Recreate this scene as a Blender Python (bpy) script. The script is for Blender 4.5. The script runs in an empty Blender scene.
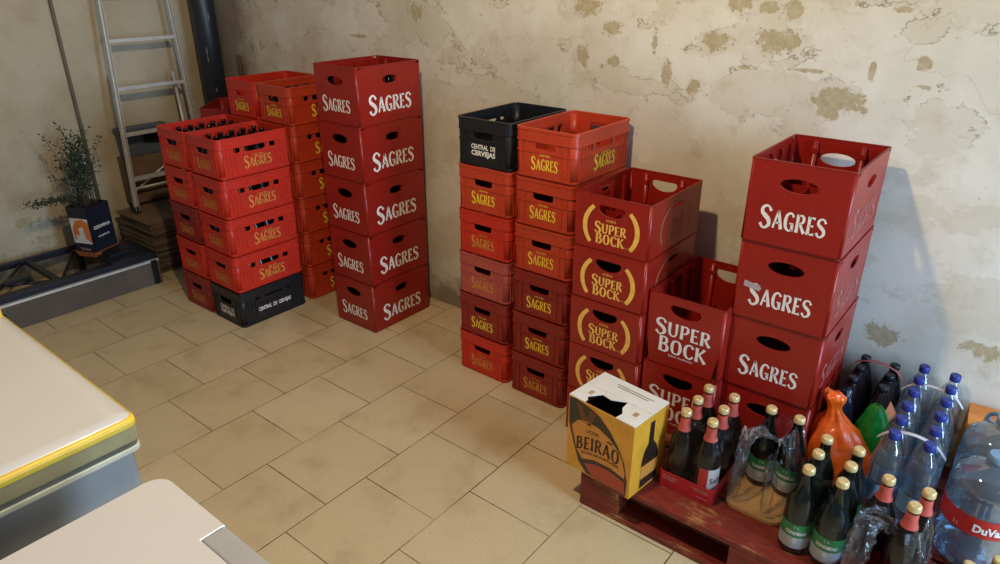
import bpy, bmesh, math, random
from mathutils import Vector, Matrix
random.seed(7)
S = bpy.context.scene
COL = S.collection
PI = math.pi

# ------------------------------------------------------------------ camera
cam_d = bpy.data.cameras.new('camera'); cam = bpy.data.objects.new('camera', cam_d); COL.objects.link(cam)
CY, SY = math.cos(0.89731633), math.sin(0.89731633); CP, SP = math.cos(0.42519469), math.sin(0.42519469)
fwd = Vector((SY*CP, CY*CP, -SP)); rgt = Vector((CY, -SY, 0)); up = rgt.cross(fwd)
rm = Matrix((rgt, up, -fwd)).transposed().to_4x4()
rm.translation = Vector((-1.0774966, -3.0617322, 1.7164791))
cam.matrix_world = rm
cam_d.sensor_width = 36.0; cam_d.lens = 694.189*36/1000; cam_d.clip_start = 0.05
S.camera = cam
# ------------------------------------------------------------------ world, lights, exposure
w = bpy.data.worlds.new('world'); S.world = w; w.use_nodes = True
w.node_tree.nodes['Background'].inputs[0].default_value = (0.54, 0.66, 0.88, 1)
w.node_tree.nodes['Background'].inputs[1].default_value = 0.22
def light(name, kind, loc, energy, color, target=None, **k):
    d = bpy.data.lights.new(name, kind); d.energy = energy; d.color = color
    for a, v in k.items(): setattr(d, a, v)
    o = bpy.data.objects.new(name, d); COL.objects.link(o); o.location = loc
    if target is not None:
        o.rotation_euler = (Vector(target)-Vector(loc)).to_track_quat('-Z', 'Y').to_euler()
    return o
light('ceiling_bulb', 'POINT', (-0.20, -1.95, 2.72), 126, (1.0, 0.79, 0.50), shadow_soft_size=0.05)
light('doorway_daylight', 'AREA', (0.35, -5.4, 1.5), 150, (0.44, 0.68, 1.0), (1.47, -2.9, 0.6), shape='RECTANGLE', size=1.0, size_y=2.0)
S.view_settings.view_transform = 'Standard'; S.view_settings.look = 'None'
S.view_settings.gamma = 1; S.view_settings.use_curve_mapping = False
S.view_settings.exposure = 0.0

# ------------------------------------------------------------------ material helpers
def srgb(r, g, b):
    f = lambda c: c/12.92 if c <= 0.04045 else ((c+0.055)/1.055)**2.4
    return (f(r/255), f(g/255), f(b/255), 1)
class NT:
    def __init__(s, name):
        s.m = bpy.data.materials.new(name); s.m.use_nodes = True; s.t = s.m.node_tree; s.n = s.t.nodes
        s.b = s.n['Principled BSDF']; s.out = s.n['Material Output']
    def node(s, ty, **k):
        n = s.n.new(ty)
        for a, v in k.items(): setattr(n, a, v)
        return n
    def link(s, a, b): s.t.links.new(a, b)
    def put(s, inp, v):
        if isinstance(v, bpy.types.NodeSocket): s.link(v, inp)
        elif v is not None: inp.default_value = v
    def math(s, op, a, b=None, c=None):
        n = s.node('ShaderNodeMath', operation=op); s.put(n.inputs[0], a); s.put(n.inputs[1], b)
        if c is not None: s.put(n.inputs[2], c)
        return n.outputs[0]
    def noise(s, vec, scale, detail=4, rough=0.55):
        n = s.node('ShaderNodeTexNoise'); s.put(n.inputs['Vector'], vec); n.inputs['Scale'].default_value = scale
        n.inputs['Detail'].default_value = detail; n.inputs['Roughness'].default_value = rough
        return n.outputs[0]
    def ramp(s, fac, lo, hi):
        n = s.node('ShaderNodeMapRange'); n.interpolation_type = 'SMOOTHSTEP'
        s.put(n.inputs[0], fac); n.inputs[1].default_value = lo; n.inputs[2].default_value = hi
        return n.outputs[0]
    def mix(s, fac, a, b):
        n = s.node('ShaderNodeMix', data_type='RGBA'); s.put(n.inputs[0], fac); s.put(n.inputs[6], a); s.put(n.inputs[7], b)
        return n.outputs[2]
    def bump(s, h, strength=0.3, dist=0.002):
        n = s.node('ShaderNodeBump'); s.put(n.inputs['Height'], h); n.inputs['Strength'].default_value = strength
        n.inputs['Distance'].default_value = dist; s.link(n.outputs[0], s.b.inputs['Normal'])
    def coord(s, which='Object'):
        return s.node('ShaderNodeTexCoord').outputs[which]
    def pos(s):
        return s.node('ShaderNodeNewGeometry').outputs['Position']
    def sep(s, v):
        n = s.node('ShaderNodeSeparateXYZ'); s.link(v, n.inputs[0]); return n.outputs
    def comb(s, x, y, z):
        n = s.node('ShaderNodeCombineXYZ'); s.put(n.inputs[0], x); s.put(n.inputs[1], y); s.put(n.inputs[2], z); return n.outputs[0]
MATS = {}
def plain(name, rgb, rough=0.5, metal=0.0, var=0.12, scale=18, spec=0.5, bump=0.0, coat=0.0):
    if name in MATS: return MATS[name]
    t = NT(name); c = srgb(*rgb)
    d = tuple(x*(1-var) for x in c[:3])+(1,); l = tuple(min(1, x*(1+var*0.6)) for x in c[:3])+(1,)
    nz = t.noise(t.coord(), scale)
    t.link(t.mix(t.ramp(nz, 0.3, 0.7), d, l), t.b.inputs['Base Color'])
    t.link(t.math('ADD', t.math('MULTIPLY', nz, 0.15), rough-0.07), t.b.inputs['Roughness'])
    t.b.inputs['Metallic'].default_value = metal; t.b.inputs['Specular IOR Level'].default_value = spec
    if coat: t.b.inputs['Coat Weight'].default_value = coat
    if bump: t.bump(nz, bump)
    MATS[name] = t.m; return t.m
def crate_plastic(name, rgb, dust=0.12, rough=0.42):
    t = NT(name); c = srgb(*rgb); P = t.coord()
    n1 = t.noise(P, 9, 5); n2 = t.noise(P, 70, 3)
    base = t.mix(t.ramp(n1, 0.35, 0.75), c, tuple(x*0.86 for x in c[:3])+(1,))
    dusty = t.mix(t.math('MULTIPLY', t.ramp(n2, 0.5, 0.8), dust), base, srgb(190, 150, 130))
    t.link(dusty, t.b.inputs['Base Color'])
    t.link(t.math('MULTIPLY_ADD', n1, 0.2, rough-0.1), t.b.inputs['Roughness'])
    t.bump(n2, 0.08, 0.001)
    return t.m
def clearish(name, tint, opacity, rough=0.08, refl=0.5, wrinkle=0):
    """thin clear plastic: see-through body, glancing reflections"""
    t = NT(name); t.n.remove(t.b)
    tr = t.node('ShaderNodeBsdfTransparent'); tr.inputs[0].default_value = (*tint, 1)
    gl = t.node('ShaderNodeBsdfGlossy'); gl.inputs['Roughness'].default_value = rough
    df = t.node('ShaderNodeBsdfDiffuse'); df.inputs[0].default_value = (0.75, 0.78, 0.8, 1)
    lw = t.node('ShaderNodeLayerWeight'); lw.inputs[0].default_value = 0.35
    m1 = t.node('ShaderNodeMixShader'); m1.inputs[0].default_value = opacity
    t.link(tr.outputs[0], m1.inputs[1]); t.link(df.outputs[0], m1.inputs[2])
    m2 = t.node('ShaderNodeMixShader')
    t.link(t.math('MULTIPLY', t.math('ADD', lw.outputs['Facing'], 0.06), refl), m2.inputs[0])
    t.link(m1.outputs[0], m2.inputs[1]); t.link(gl.outputs[0], m2.inputs[2])
    if wrinkle:
        b = t.node('ShaderNodeBump'); b.inputs['Strength'].default_value = 1.0; b.inputs['Distance'].default_value = wrinkle
        n = t.node('ShaderNodeTexNoise'); n.inputs['Scale'].default_value = 22; n.inputs['Detail'].default_value = 4; n.inputs['Distortion'].default_value = 1.5
        t.link(t.coord(), n.inputs['Vector']); t.link(n.outputs[0], b.inputs['Height'])
        for x in (gl, df): t.link(b.outputs[0], x.inputs['Normal'])
        pass
    t.link(m2.outputs[0], t.out.inputs[0]); return t.m

# --- walls
PATCH = [(-2.023,1.479,.041,.034),(-2.199,1.593,.033,.019),(-2.276,1.589,.029,.028),(-2.25,1.486,.06,.039),(-1.845,1.342,.018,.04),(-1.956,1.304,.022,.029),
 (-2.475,1.312,.075,.034),(-2.443,1.27,.031,.02),(-2.693,1.445,.015,.018),(-2.142,1.392,.036,.009),(-2.555,1.412,.009,.027),(-2.772,.527,.058,.033),
 (-3.07,.565,.06,.024),(-.507,1.517,.034,.041),(-1.486,1.575,.06,.028),(-1.591,1.504,.038,.024),(-1.463,1.397,.026,.035),(-1.611,1.372,.028,.02),
 (-1.783,1.459,.011,.044),(-.079,1.389,.062,.007),(-2.713,1.378,.027,.008),(-2.092,1.615,.042,.036),(-2.609,1.6,.027,.01),(-2.36,1.40,.05,.006)]
def wall_mat(name, patches, axis, base, base2, side):
    t = NT(name); P = t.pos(); x, y, z = t.sep(P)
    a = y if axis == 'y' else x
    warp = t.noise(P, 14, 6, 0.65); warp2 = t.noise(P, 48, 5, 0.7)
    dn = t.math('ADD', t.math('MULTIPLY', t.math('SUBTRACT', warp, 0.5), 2.6), t.math('MULTIPLY', t.math('SUBTRACT', warp2, 0.5), 2.4))
    acc = None
    for (py, pz, ry, rz) in patches:
        u = t.math('DIVIDE', t.math('SUBTRACT', a, py), ry); v = t.math('DIVIDE', t.math('SUBTRACT', z, pz), rz)
        d = t.math('SQRT', t.math('ADD', t.math('MULTIPLY', u, u), t.math('MULTIPLY', v, v)))
        acc = d if acc is None else t.math('MINIMUM', acc, d)
    field = t.math('ADD', acc, dn)
    patch = t.math('MULTIPLY', t.ramp(field, 1.08, 0.86), 0.85)
    rim = t.math('MULTIPLY', t.ramp(field, 1.45, 1.1), 0.4)
    big = t.noise(P, 2.2, 6, 0.6); mid = t.noise(P, 8, 8, 0.7)
    col = t.mix(t.ramp(big, 0.35, 0.68), base, base2)
    col = t.mix(t.math('MULTIPLY', t.ramp(mid, 0.52, 0.75), 0.55), col, srgb(172, 156, 128))
    sp = t.noise(P, 55, 3, 0.5)
    col = t.mix(t.math('MULTIPLY', t.ramp(sp, 0.69, 0.76), 0.6), col, srgb(120, 104, 84))
    # horizontal trowel cracks
    mp = t.node('ShaderNodeMapping'); t.link(P, mp.inputs[0]); mp.inputs['Scale'].default_value = (1, 1, 3.2)
    vo = t.node('ShaderNodeTexVoronoi', feature='DISTANCE_TO_EDGE'); vo.inputs['Scale'].default_value = 2.1
    wv = t.node('ShaderNodeVectorMath', operation='MULTIPLY_ADD'); nz = t.node('ShaderNodeTexNoise'); nz.inputs['Scale'].default_value = 6; nz.inputs['Detail'].default_value = 5
    t.link(P, nz.inputs['Vector']); t.link(nz.outputs['Color'], wv.inputs[0]); wv.inputs[1].default_value = (0.35,)*3; t.link(mp.outputs[0], wv.inputs[2])
    t.link(wv.outputs[0], vo.inputs['Vector'])
    upz = t.ramp(z, 1.0, 1.35)
    crack = t.math('MULTIPLY', t.ramp(vo.outputs['Distance'], 0.010, 0.002), t.math('MULTIPLY', t.ramp(big, 0.42, 0.6), 0.22))
    if side: crack = t.math('MULTIPLY', crack, upz)
    col = t.mix(crack, col, srgb(128, 110, 84))
    if side:   # ragged edges of old paint layers, mostly on the upper wall
        mp2 = t.node('ShaderNodeMapping'); t.link(P, mp2.inputs[0]); mp2.inputs['Scale'].default_value = (1, 1, 1.7); mp2.inputs['Location'].default_value = (3.1, 1.7, .4)
        pn = t.noise(mp2.outputs[0], 2.6, 10, 0.62); line = t.ramp(t.math('ABSOLUTE', t.math('SUBTRACT', pn, 0.53)), 0.010, 0.002)
        col = t.mix(t.math('MULTIPLY', t.ramp(pn, 0.53, 0.545), 0.30), col, srgb(190, 172, 140))
        col = t.mix(t.math('MULTIPLY', t.math('MULTIPLY', line, t.ramp(warp, .42, .6)), t.math('MULTIPLY', upz, 0.75)), col, srgb(120, 100, 70))
    col = t.mix(rim, col, srgb(206, 192, 164))
    col = t.mix(patch, col, t.mix(t.ramp(warp2, 0.3, 0.7), srgb(164, 144, 104), srgb(186, 168, 132)))
    # damp, dirty foot of the wall
    foot = t.math('MULTIPLY', t.ramp(t.math('ADD', z, t.math('MULTIPLY', t.math('SUBTRACT', mid, 0.5), 0.55)), 0.24, 0.02), 0.8)
    col = t.mix(foot, col, srgb(112, 92, 66))
    if side:   # brown damp streak beside the downpipe
        st = t.ramp(t.math('ADD', y, t.math('MULTIPLY', t.math('SUBTRACT', mid, 0.5), 0.5)), 0.78, 1.1)
        col = t.mix(t.math('MULTIPLY', st, 0.72), col, srgb(104, 82, 58))
    t.link(col, t.b.inputs['Base Color']); t.b.inputs['Roughness'].default_value = 0.85; t.b.inputs['Specular IOR Level'].default_value = 0.25
    h = t.math('SUBTRACT', t.math('ADD', t.math('MULTIPLY', mid, 0.5), t.math('MULTIPLY', sp, 0.2)), t.math('MULTIPLY', patch, 0.8))
    t.bump(h, 0.35, 0.008)
    return t.m
M_wallR = wall_mat('plaster_right', PATCH, 'y', srgb(224, 215, 196), srgb(206, 194, 170), True)
M_wallL = wall_mat('plaster_left', [(.187,.36,.05,.03),(.28,.235,.06,.03),(.86,.99,.03,.01)], 'x', srgb(196, 182, 154), srgb(178, 160, 128), False)
def floor_mat():
    t = NT('stone_tiles'); P = t.pos(); x, y, z = t.sep(P); T = 0.35
    v = t.math('DIVIDE', y, -T); row = t.math('FLOOR', v); fv = t.math('SUBTRACT', v, row)
    u = t.math('SUBTRACT', t.math('DIVIDE', x, T), t.math('MULTIPLY_ADD', row, 0.52304, 0.5))
    iu = t.math('FLOOR', u); fu = t.math('SUBTRACT', u, iu)
    d = t.math('MINIMUM', t.math('MINIMUM', fu, t.math('SUBTRACT', 1.0, fu)), t.math('MINIMUM', fv, t.math('SUBTRACT', 1.0, fv)))
    wob = t.noise(P, 30, 3); d = t.math('ADD', d, t.math('MULTIPLY', t.math('SUBTRACT', wob, 0.5), 0.006))
    joint = t.ramp(d, 0.0075, 0.003)
    wn = t.node('ShaderNodeTexWhiteNoise', noise_dimensions='2D'); t.link(t.comb(iu, row, 0), wn.inputs['Vector'])
    n1 = t.noise(P, 5, 6, 0.6); n2 = t.noise(P, 120, 3, 0.6); n3 = t.noise(P, 1.6, 4)
    c = t.mix(wn.outputs[0], srgb(202, 178, 134), srgb(212, 188, 146))
    c = t.mix(t.math('MULTIPLY', t.ramp(n1, 0.45, 0.8), 0.55), c, srgb(160, 134, 92))
    c = t.mix(t.math('MULTIPLY', t.ramp(n2, 0.45, 0.75), 0.25), c, srgb(150, 128, 90))
    c = t.mix(t.math('MULTIPLY', t.ramp(n3, 0.56, 0.72), 0.35), c, srgb(150, 120, 70))
    c = t.mix(t.math('MULTIPLY', joint, t.ramp(t.noise(P, 3, 3), 0.2, 0.6)), c, srgb(92, 66, 34))
    t.link(c, t.b.inputs['Base Color'])
    t.link(t.math('MULTIPLY_ADD', n1, 0.25, 0.38), t.b.inputs['Roughness']); t.b.inputs['Specular IOR Level'].default_value = 0.35
    t.bump(t.math('SUBTRACT', t.math('MULTIPLY', n2, 0.15), joint), 0.5, 0.003)
    return t.m
M_floor = floor_mat()

# ------------------------------------------------------------------ mesh helpers
class MB:
    def __init__(s): s.v = []; s.f = []; s.sm = []; s.mi = []; s.cur = 0
    def quad(s, *p, smooth=False):
        i = len(s.v); s.v += [Vector(q) for q in p]; s.f.append(tuple(range(i, i+len(p)))); s.sm.append(smooth); s.mi.append(s.cur)
    def box(s, x0, y0, z0, x1, y1, z1, M=None):
        c = [Vector((x, y, z)) for x in (x0, x1) for y in (y0, y1) for z in (z0, z1)]
        if M is not None: c = [M @ p for p in c]
        i = len(s.v); s.v += c
        for f in ((0,1,3,2),(4,6,7,5),(0,4,5,1),(2,3,7,6),(0,2,6,4),(1,5,7,3)):
            s.f.append(tuple(i+k for k in f)); s.sm.append(False); s.mi.append(s.cur)
    def grid(s, rows, closed=True, smooth=True, cap0=False, cap1=False):
        i = len(s.v); n = len(rows[0])
        for r in rows: s.v += [Vector(p) for p in r]
        for a in range(len(rows)-1):
            for b in range(n if closed else n-1):
                c = (b+1) % n
                s.f.append((i+a*n+b, i+a*n+c, i+(a+1)*n+c, i+(a+1)*n+b)); s.sm.append(smooth); s.mi.append(s.cur)
        if cap0: s.f.append(tuple(i+b for b in range(n))[::-1]); s.sm.append(False); s.mi.append(s.cur)
        if cap1: s.f.append(tuple(i+(len(rows)-1)*n+b for b in range(n))); s.sm.append(False); s.mi.append(s.cur)
    def lathe(s, prof, n=20, c=(0, 0, 0), cap0=True, cap1=True, M=None):
        rows = []
        for r, z in prof:
            row = [Vector((c[0]+r*math.cos(2*PI*k/n), c[1]+r*math.sin(2*PI*k/n), c[2]+z)) for k in range(n)]
            if M is not None: row = [M @ p for p in row]
            rows.append(row)
        s.grid(rows, True, True, cap0, cap1)
    def tube(s, pts, r, n=8):
        pts = [Vector(p) for p in pts]; rows = []
        for k, p in enumerate(pts):
            t = (pts[min(k+1, len(pts)-1)]-pts[max(k-1, 0)]).normalized()
            a = t.cross(Vector((0, 0, 1)) if abs(t.z) < 0.9 else Vector((1, 0, 0))).normalized(); b = t.cross(a)
            rr = r[k] if isinstance(r, (list, tuple)) else r
            rows.append([p+a*rr*math.cos(2*PI*j/n)+b*rr*math.sin(2*PI*j/n) for j in range(n)])
        s.grid(rows, True, True, True, True)
    def build(s, name, mats, parent=None, loc=None, rotz=0, bevel=0):
        me = bpy.data.meshes.new(name); me.from_pydata([tuple(p) for p in s.v], [], s.f); me.validate()
        if not isinstance(mats, (list, tuple)): mats = [mats]
        for m in mats: me.materials.append(m)
        me.polygons.foreach_set('use_smooth', s.sm[:len(me.polygons)])
        me.polygons.foreach_set('material_index', s.mi[:len(me.polygons)])
        bm = bmesh.new(); bm.from_mesh(me); bmesh.ops.remove_doubles(bm, verts=bm.verts, dist=1e-5); bmesh.ops.recalc_face_normals(bm, faces=bm.faces)
        bm.to_mesh(me); bm.free(); me.update()
        o = bpy.data.objects.new(name, me); COL.objects.link(o)
        if parent is not None: o.parent = parent
        if loc is not None: o.location = loc
        o.rotation_euler.z = rotz
        if bevel:
            b = o.modifiers.new('bevel', 'BEVEL'); b.width = bevel; b.segments = 2; b.limit_method = 'ANGLE'; b.angle_limit = 0.7
        return o
def thing(name, label, cat, loc=(0, 0, 0), rotz=0, group=None):
    o = bpy.data.objects.new(name, None); COL.objects.link(o); o.empty_display_size = 0.05
    o.location = loc; o.rotation_euler.z = rotz
    return tag(o, label, cat, group)
def tag(o, label, cat, group=None, kind=None):
    if label: o['label'] = label
    if cat: o['category'] = cat
    if group: o['group'] = group
    if kind: o['kind'] = kind
    return o
def dup(root, loc, rotz=0, label=None, group=None, mat=None, skip=()):
    r = root.copy(); COL.objects.link(r); r.location = loc; r.rotation_euler.z = rotz
    if label: r['label'] = label
    if group: r['group'] = group
    for ch in list(root.children):
        if ch.name.split('.')[0] in skip: continue
        c = ch.copy(); COL.objects.link(c); c.parent = r
        if mat and ch.get('recolor'):
            c.data = recolored(ch.data, mat)
        for g in list(ch.children):
            d = g.copy(); COL.objects.link(d); d.parent = c
    return r
_rc = {}
def recolored(me, mat):
    k = (me.name, mat.name)
    if k not in _rc:
        m2 = me.copy(); m2.materials.clear(); m2.materials.append(mat); _rc[k] = m2
    return _rc[k]

# --- lettering: flared strokes and plain type
GL = {
 'S': (.56, [([(.50,.78),(.40,.94),(.24,.98),(.09,.86),(.10,.67),(.26,.54),(.42,.40),(.47,.2),(.34,.04),(.18,.02),(.04,.2)], [.15,.10,.11,.15,.18,.21,.20,.17,.12,.10,.16])]),
 'A': (.62, [([(.30,1),(.06,0)], [.13,.13]), ([(.30,1),(.40,.62),(.56,0)], [.16,.18,.22]), ([(.13,.32),(.46,.32)], [.10,.10])]),
 'G': (.62, [([(.55,.80),(.44,.95),(.28,.97),(.13,.80),(.09,.48),(.15,.18),(.30,.03),(.46,.05),(.53,.12)], [.15,.11,.12,.17,.20,.18,.12,.11,.12]), ([(.52,.02),(.52,.42)], [.17,.17]), ([(.34,.42),(.60,.42)], [.09,.09])]),
 'R': (.60, [([(.12,0),(.12,.5),(.12,1)], [.21,.17,.20]), ([(.12,.95),(.34,.96),(.45,.86),(.45,.66),(.34,.54),(.14,.50)], [.09,.11,.16,.16,.11,.09]), ([(.28,.52),(.42,.25),(.58,.02)], [.15,.17,.20])]),
 'E': (.50, [([(.12,0),(.12,.5),(.12,1)], [.21,.17,.20]), ([(.12,.95),(.32,.95),(.44,.93)], [.09,.10,.17]), ([(.12,.51),(.30,.51),(.38,.51)], [.09,.09,.15]), ([(.12,.05),(.34,.05),(.47,.08)], [.09,.10,.18])]),
 'U': (.66, [([(.11,1),(.11,.35),(.17,.12),(.32,.02),(.45,.08),(.53,.3),(.53,1)], [.20,.17,.16,.12,.12,.13,.18])]),
 'P': (.56, [([(.12,0),(.12,.5),(.12,1)], [.21,.17,.20]), ([(.12,.95),(.34,.96),(.46,.86),(.46,.62),(.34,.47),(.14,.44)], [.09,.11,.16,.16,.11,.09])]),
 'B': (.58, [([(.12,0),(.12,.5),(.12,1)], [.21,.17,.20]), ([(.12,.95),(.32,.96),(.42,.86),(.42,.66),(.30,.54),(.14,.52)], [.09,.11,.15,.15,.11,.09]), ([(.14,.52),(.36,.50),(.48,.38),(.48,.18),(.36,.04),(.12,.05)], [.09,.11,.16,.17,.11,.09])]),
 'O': (.68, [([(.33,.97),(.16,.88),(.09,.5),(.16,.12),(.33,.03),(.50,.12),(.57,.5),(.50,.88),(.33,.97)], [.10,.15,.19,.15,.10,.15,.19,.15,.10])]),
 'C': (.58, [([(.54,.78),(.44,.95),(.28,.97),(.13,.80),(.09,.48),(.15,.18),(.30,.03),(.46,.06),(.55,.22)], [.17,.11,.12,.17,.20,.18,.12,.11,.15])]),
 'K': (.62, [([(.12,0),(.12,.5),(.12,1)], [.21,.17,.20]), ([(.52,1),(.36,.72),(.17,.50)], [.16,.12,.10]), ([(.24,.56),(.40,.30),(.60,.0)], [.14,.17,.21])]),
 ' ': (.35, []),
 'I': (.24, [([(.12,0),(.12,.5),(.12,1)], [.24,.17,.24])]),
}
def cr(pts, sub=4):
    out = []
    P = [pts[0]]+list(pts)+[pts[-1]]
    for i in range(1, len(P)-2):
        for k in range(sub):
            t = k/sub; a, b, c, d = P[i-1], P[i], P[i+1], P[i+2]
            out.append(tuple(0.5*((2*b[j])+(-a[j]+c[j])*t+(2*a[j]-5*b[j]+4*c[j]-d[j])*t*t+(-a[j]+3*b[j]-3*c[j]+d[j])*t**3) for j in range(len(b))))
    out.append(tuple(pts[-1])); return out
def ribbon(mb, pts, ws, place):
    q = [(*p, w_) for p, w_ in zip(pts, ws)]
    q = cr(q) if len(pts) > 2 else q
    L = []; R_ = []
    for k, (x, y, w_) in enumerate(q):
        a = q[max(k-1, 0)]; b = q[min(k+1, len(q)-1)]; dx, dy = b[0]-a[0], b[1]-a[1]; l = math.hypot(dx, dy) or 1
        nx, ny = -dy/l*w_/2, dx/l*w_/2
        L.append(place(x+nx, y+ny)); R_.append(place(x-nx, y-ny))
    mb.grid([L, R_], closed=False, smooth=False)
def word(mb, text, width, height, cx, cy, frame, first=1.0, weight=1.0, gap=.07):
    weight *= .82
    """flared capitals; frame(u, v) -> 3-D point; (cx, cy) centre of the word"""
    adv = []; x = 0
    for i, ch in enumerate(text):
        sc = first if i == 0 else 1.0; adv.append((x, sc)); x += (GL[ch][0]+gap)*sc
    sx = width/x
    for (x0, sc), ch in zip(adv, text):
        for pts, ws in GL[ch][1]:
            pl = lambda a, b, x0=x0, sc=sc: frame(cx-width/2+(x0+a*sc)*sx, cy-height/2+(b*sc+(1-sc)*0.35)*height)
            # keep stroke weight even though x and y scales differ
            ribbon(mb, pts, [v*weight for v in ws], pl)
def bfont(mb, text, width, height, cx, cy, frame, bold=0.02):
    cu = bpy.data.curves.new('type', 'FONT'); cu.body = text; cu.offset = bold; cu.resolution_u = 2; cu.fill_mode = 'FRONT'
    o = bpy.data.objects.new('type', cu); COL.objects.link(o); dg = bpy.context.evaluated_depsgraph_get()
    me = bpy.data.meshes.new_from_object(o.evaluated_get(dg)); bpy.data.objects.remove(o); bpy.data.curves.remove(cu)
    xs = [v.co.x for v in me.vertices]; ys = [v.co.y for v in me.vertices]
    if xs:
        x0, x1, y0, y1 = min(xs), max(xs), min(ys), max(ys); i = len(mb.v)
        for v in me.vertices:
            mb.v.append(Vector(frame(cx+((v.co.x-x0)/(x1-x0)-.5)*width, cy+((v.co.y-y0)/(y1-y0)-.5)*height)))
        for p in me.polygons: mb.f.append(tuple(i+k for k in p.vertices)); mb.sm.append(False); mb.mi.append(mb.cur)
    bpy.data.meshes.remove(me)

# ------------------------------------------------------------------ room shell
def slab(name, pts, mat, kind='structure'):
    m = MB(); m.quad(*pts); o = m.build(name, mat); o['kind'] = kind; return o
WX, WY = 1.472, 1.5
m = MB(); m.box(-3.2, -6.5, -0.1, WX+0.2, WY+0.2, 0); tag(m.build('floor', M_floor), None, None, kind='structure')
m = MB(); m.box(WX, -6.5, 0, WX+0.2, WY+0.2, 2.75); tag(m.build('wall_right', M_wallR), None, None, kind='structure')
m = MB(); m.box(-3.2, WY, 0, WX, WY+0.2, 2.75); tag(m.build('wall_left', M_wallL), None, None, kind='structure')

# ------------------------------------------------------------------ crates
def rrect(L, W, r, z, n=4):
    out = []
    for cx, cy, a0 in ((L/2-r, W/2-r, 0), (-L/2+r, W/2-r, 90), (-L/2+r, -W/2+r, 180), (L/2-r, -W/2+r, 270)):
        for k in range(n+1):
            a = math.radians(a0+90*k/n); out.append((cx+r*math.cos(a), cy+r*math.sin(a), z))
    return out
def band(mb, L, W, r, z0, z1, out, inn):
    """closed ring of rectangular section around the crate"""
    o0 = rrect(L+2*out, W+2*out, r+out, z0); o1 = rrect(L+2*out, W+2*out, r+out, z1)
    i0 = rrect(L-2*inn, W-2*inn, max(r-inn, .001), z0); i1 = rrect(L-2*inn, W-2*inn, max(r-inn, .001), z1)
    mb.grid([i0, o0, o1, i1, i0], True, False)
def hole_pts(shape, cu, cv, hw, hh, n=24):
    P = []
    for k in range(n):
        a = 2*PI*k/n+PI/n; c, s_ = math.cos(a), math.sin(a)
        if shape == 'ellipse': p = (hw*c, hh*s_)
        elif shape == 'dee':   # flat-topped, round-bottomed grip
            p = (hw*c, (hh*0.55*min(1, abs(s_)*2.2)) if s_ > 0 else hh*1.45*s_)
        else:
            e = 0.38; p = (hw*math.copysign(abs(c)**e, c), hh*math.copysign(abs(s_)**e, s_))
        P.append((cu+p[0], cv+p[1]))
    return P
def wall_panel(mb, fr, u0, u1, v0, v1, t, holes):
    """fr(u, v, depth) -> point; depth 0 outside, t inside.  Panel cut in strips, one hole each."""
    holes = sorted(holes, key=lambda h: h[1])
    cuts = [u0]+[(holes[i][1]+holes[i][3]+holes[i+1][1]-holes[i+1][3])/2 for i in range(len(holes)-1)]+[u1]
    if not holes:
        for d in (0, t): mb.quad(fr(u0, v0, d), fr(u1, v0, d), fr(u1, v1, d), fr(u0, v1, d))
    for i, (shape, cu, cv, hw, hh) in enumerate(holes):
        a, b = cuts[i], cuts[i+1]; H = hole_pts(shape, cu, cv, hw, hh)
        n = len(H); O = []
        for (hu, hv) in H:   # project outward from the hole centre on the strip outline
            du, dv = (hu-cu)/hw, (hv-cv)/hh; mx = max(abs(du), abs(dv)); du /= mx; dv /= mx
            O.append((cu+du*((b-cu) if du > 0 else (cu-a)), cv+dv*((v1-cv) if dv > 0 else (cv-v0))))
        for d in (0, t):
            for k in range(n):
                j = (k+1) % n
                mb.quad(fr(*O[k], d), fr(*O[j], d), fr(*H[j], d), fr(*H[k], d))
        for k in range(n):
            j = (k+1) % n; mb.quad(fr(*H[k], 0), fr(*H[j], 0), fr(*H[j], t), fr(*H[k], t))
        # strip corners
        for (cu_, cv_) in ((a, v0), (a, v1), (b, v0), (b, v1)):
            near = sorted(range(n), key=lambda k: (O[k][0]-cu_)**2+(O[k][1]-cv_)**2)[:2]
            for d in (0, t): mb.quad(fr(cu_, cv_, d), fr(*O[near[0]], d), fr(*O[near[1]], d))
    mb.quad(fr(u0, v1, 0), fr(u1, v1, 0), fr(u1, v1, t), fr(u0, v1, t)); mb.quad(fr(u0, v0, 0), fr(u1, v0, 0), fr(u1, v0, t), fr(u0, v0, t))
def shell(L, W, H, r, t, short_holes, long_holes):
    mb = MB(); b = 0.006
    def sides(k):
        if k == 0: return (lambda u, v, d: (-L/2+d, -u, v)), W/2-r, short_holes      # front, facing -x; u runs to the right as seen
        if k == 1: return (lambda u, v, d: (u, -W/2+d, v)), L/2-r, long_holes
        if k == 2: return (lambda u, v, d: (L/2-d, u, v)), W/2-r, short_holes
        return (lambda u, v, d: (-u, W/2-d, v)), L/2-r, long_holes
    for k in range(4):
        fr, hu, hl = sides(k); wall_panel(mb, fr, -hu, hu, b, H, t, hl)
    for cx, cy, a0 in ((L/2-r, W/2-r, 0), (-L/2+r, W/2-r, 90), (-L/2+r, -W/2+r, 180), (L/2-r, -W/2+r, 270)):
        rows = []
        for rad, z in ((r-t, b), (r, b), (r, H), (r-t, H), (r-t, b)):
            rows.append([(cx+rad*math.cos(math.radians(a0+22.5*k)), cy+rad*math.sin(math.radians(a0+22.5*k)), z) for k in range(5)])
        mb.grid(rows, False, True)
    # perforated base plate on a recessed foot
    mb.box(-L/2+.006, -W/2+.006, 0.004, L/2-.006, W/2-.006, 0.010)
    band(mb, L, W, r, 0, b, -.004, .012)
    return mb
F_SHORT = lambda L, W: (lambda u, v, e=.0006: (-L/2-e, -u, v))
F_LONG = lambda L, W: (lambda u, v, e=.0006: (u, -W/2-e, v))
F_SHORT2 = lambda L, W: (lambda u, v, e=.0006: (L/2+e, u, v))
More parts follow.
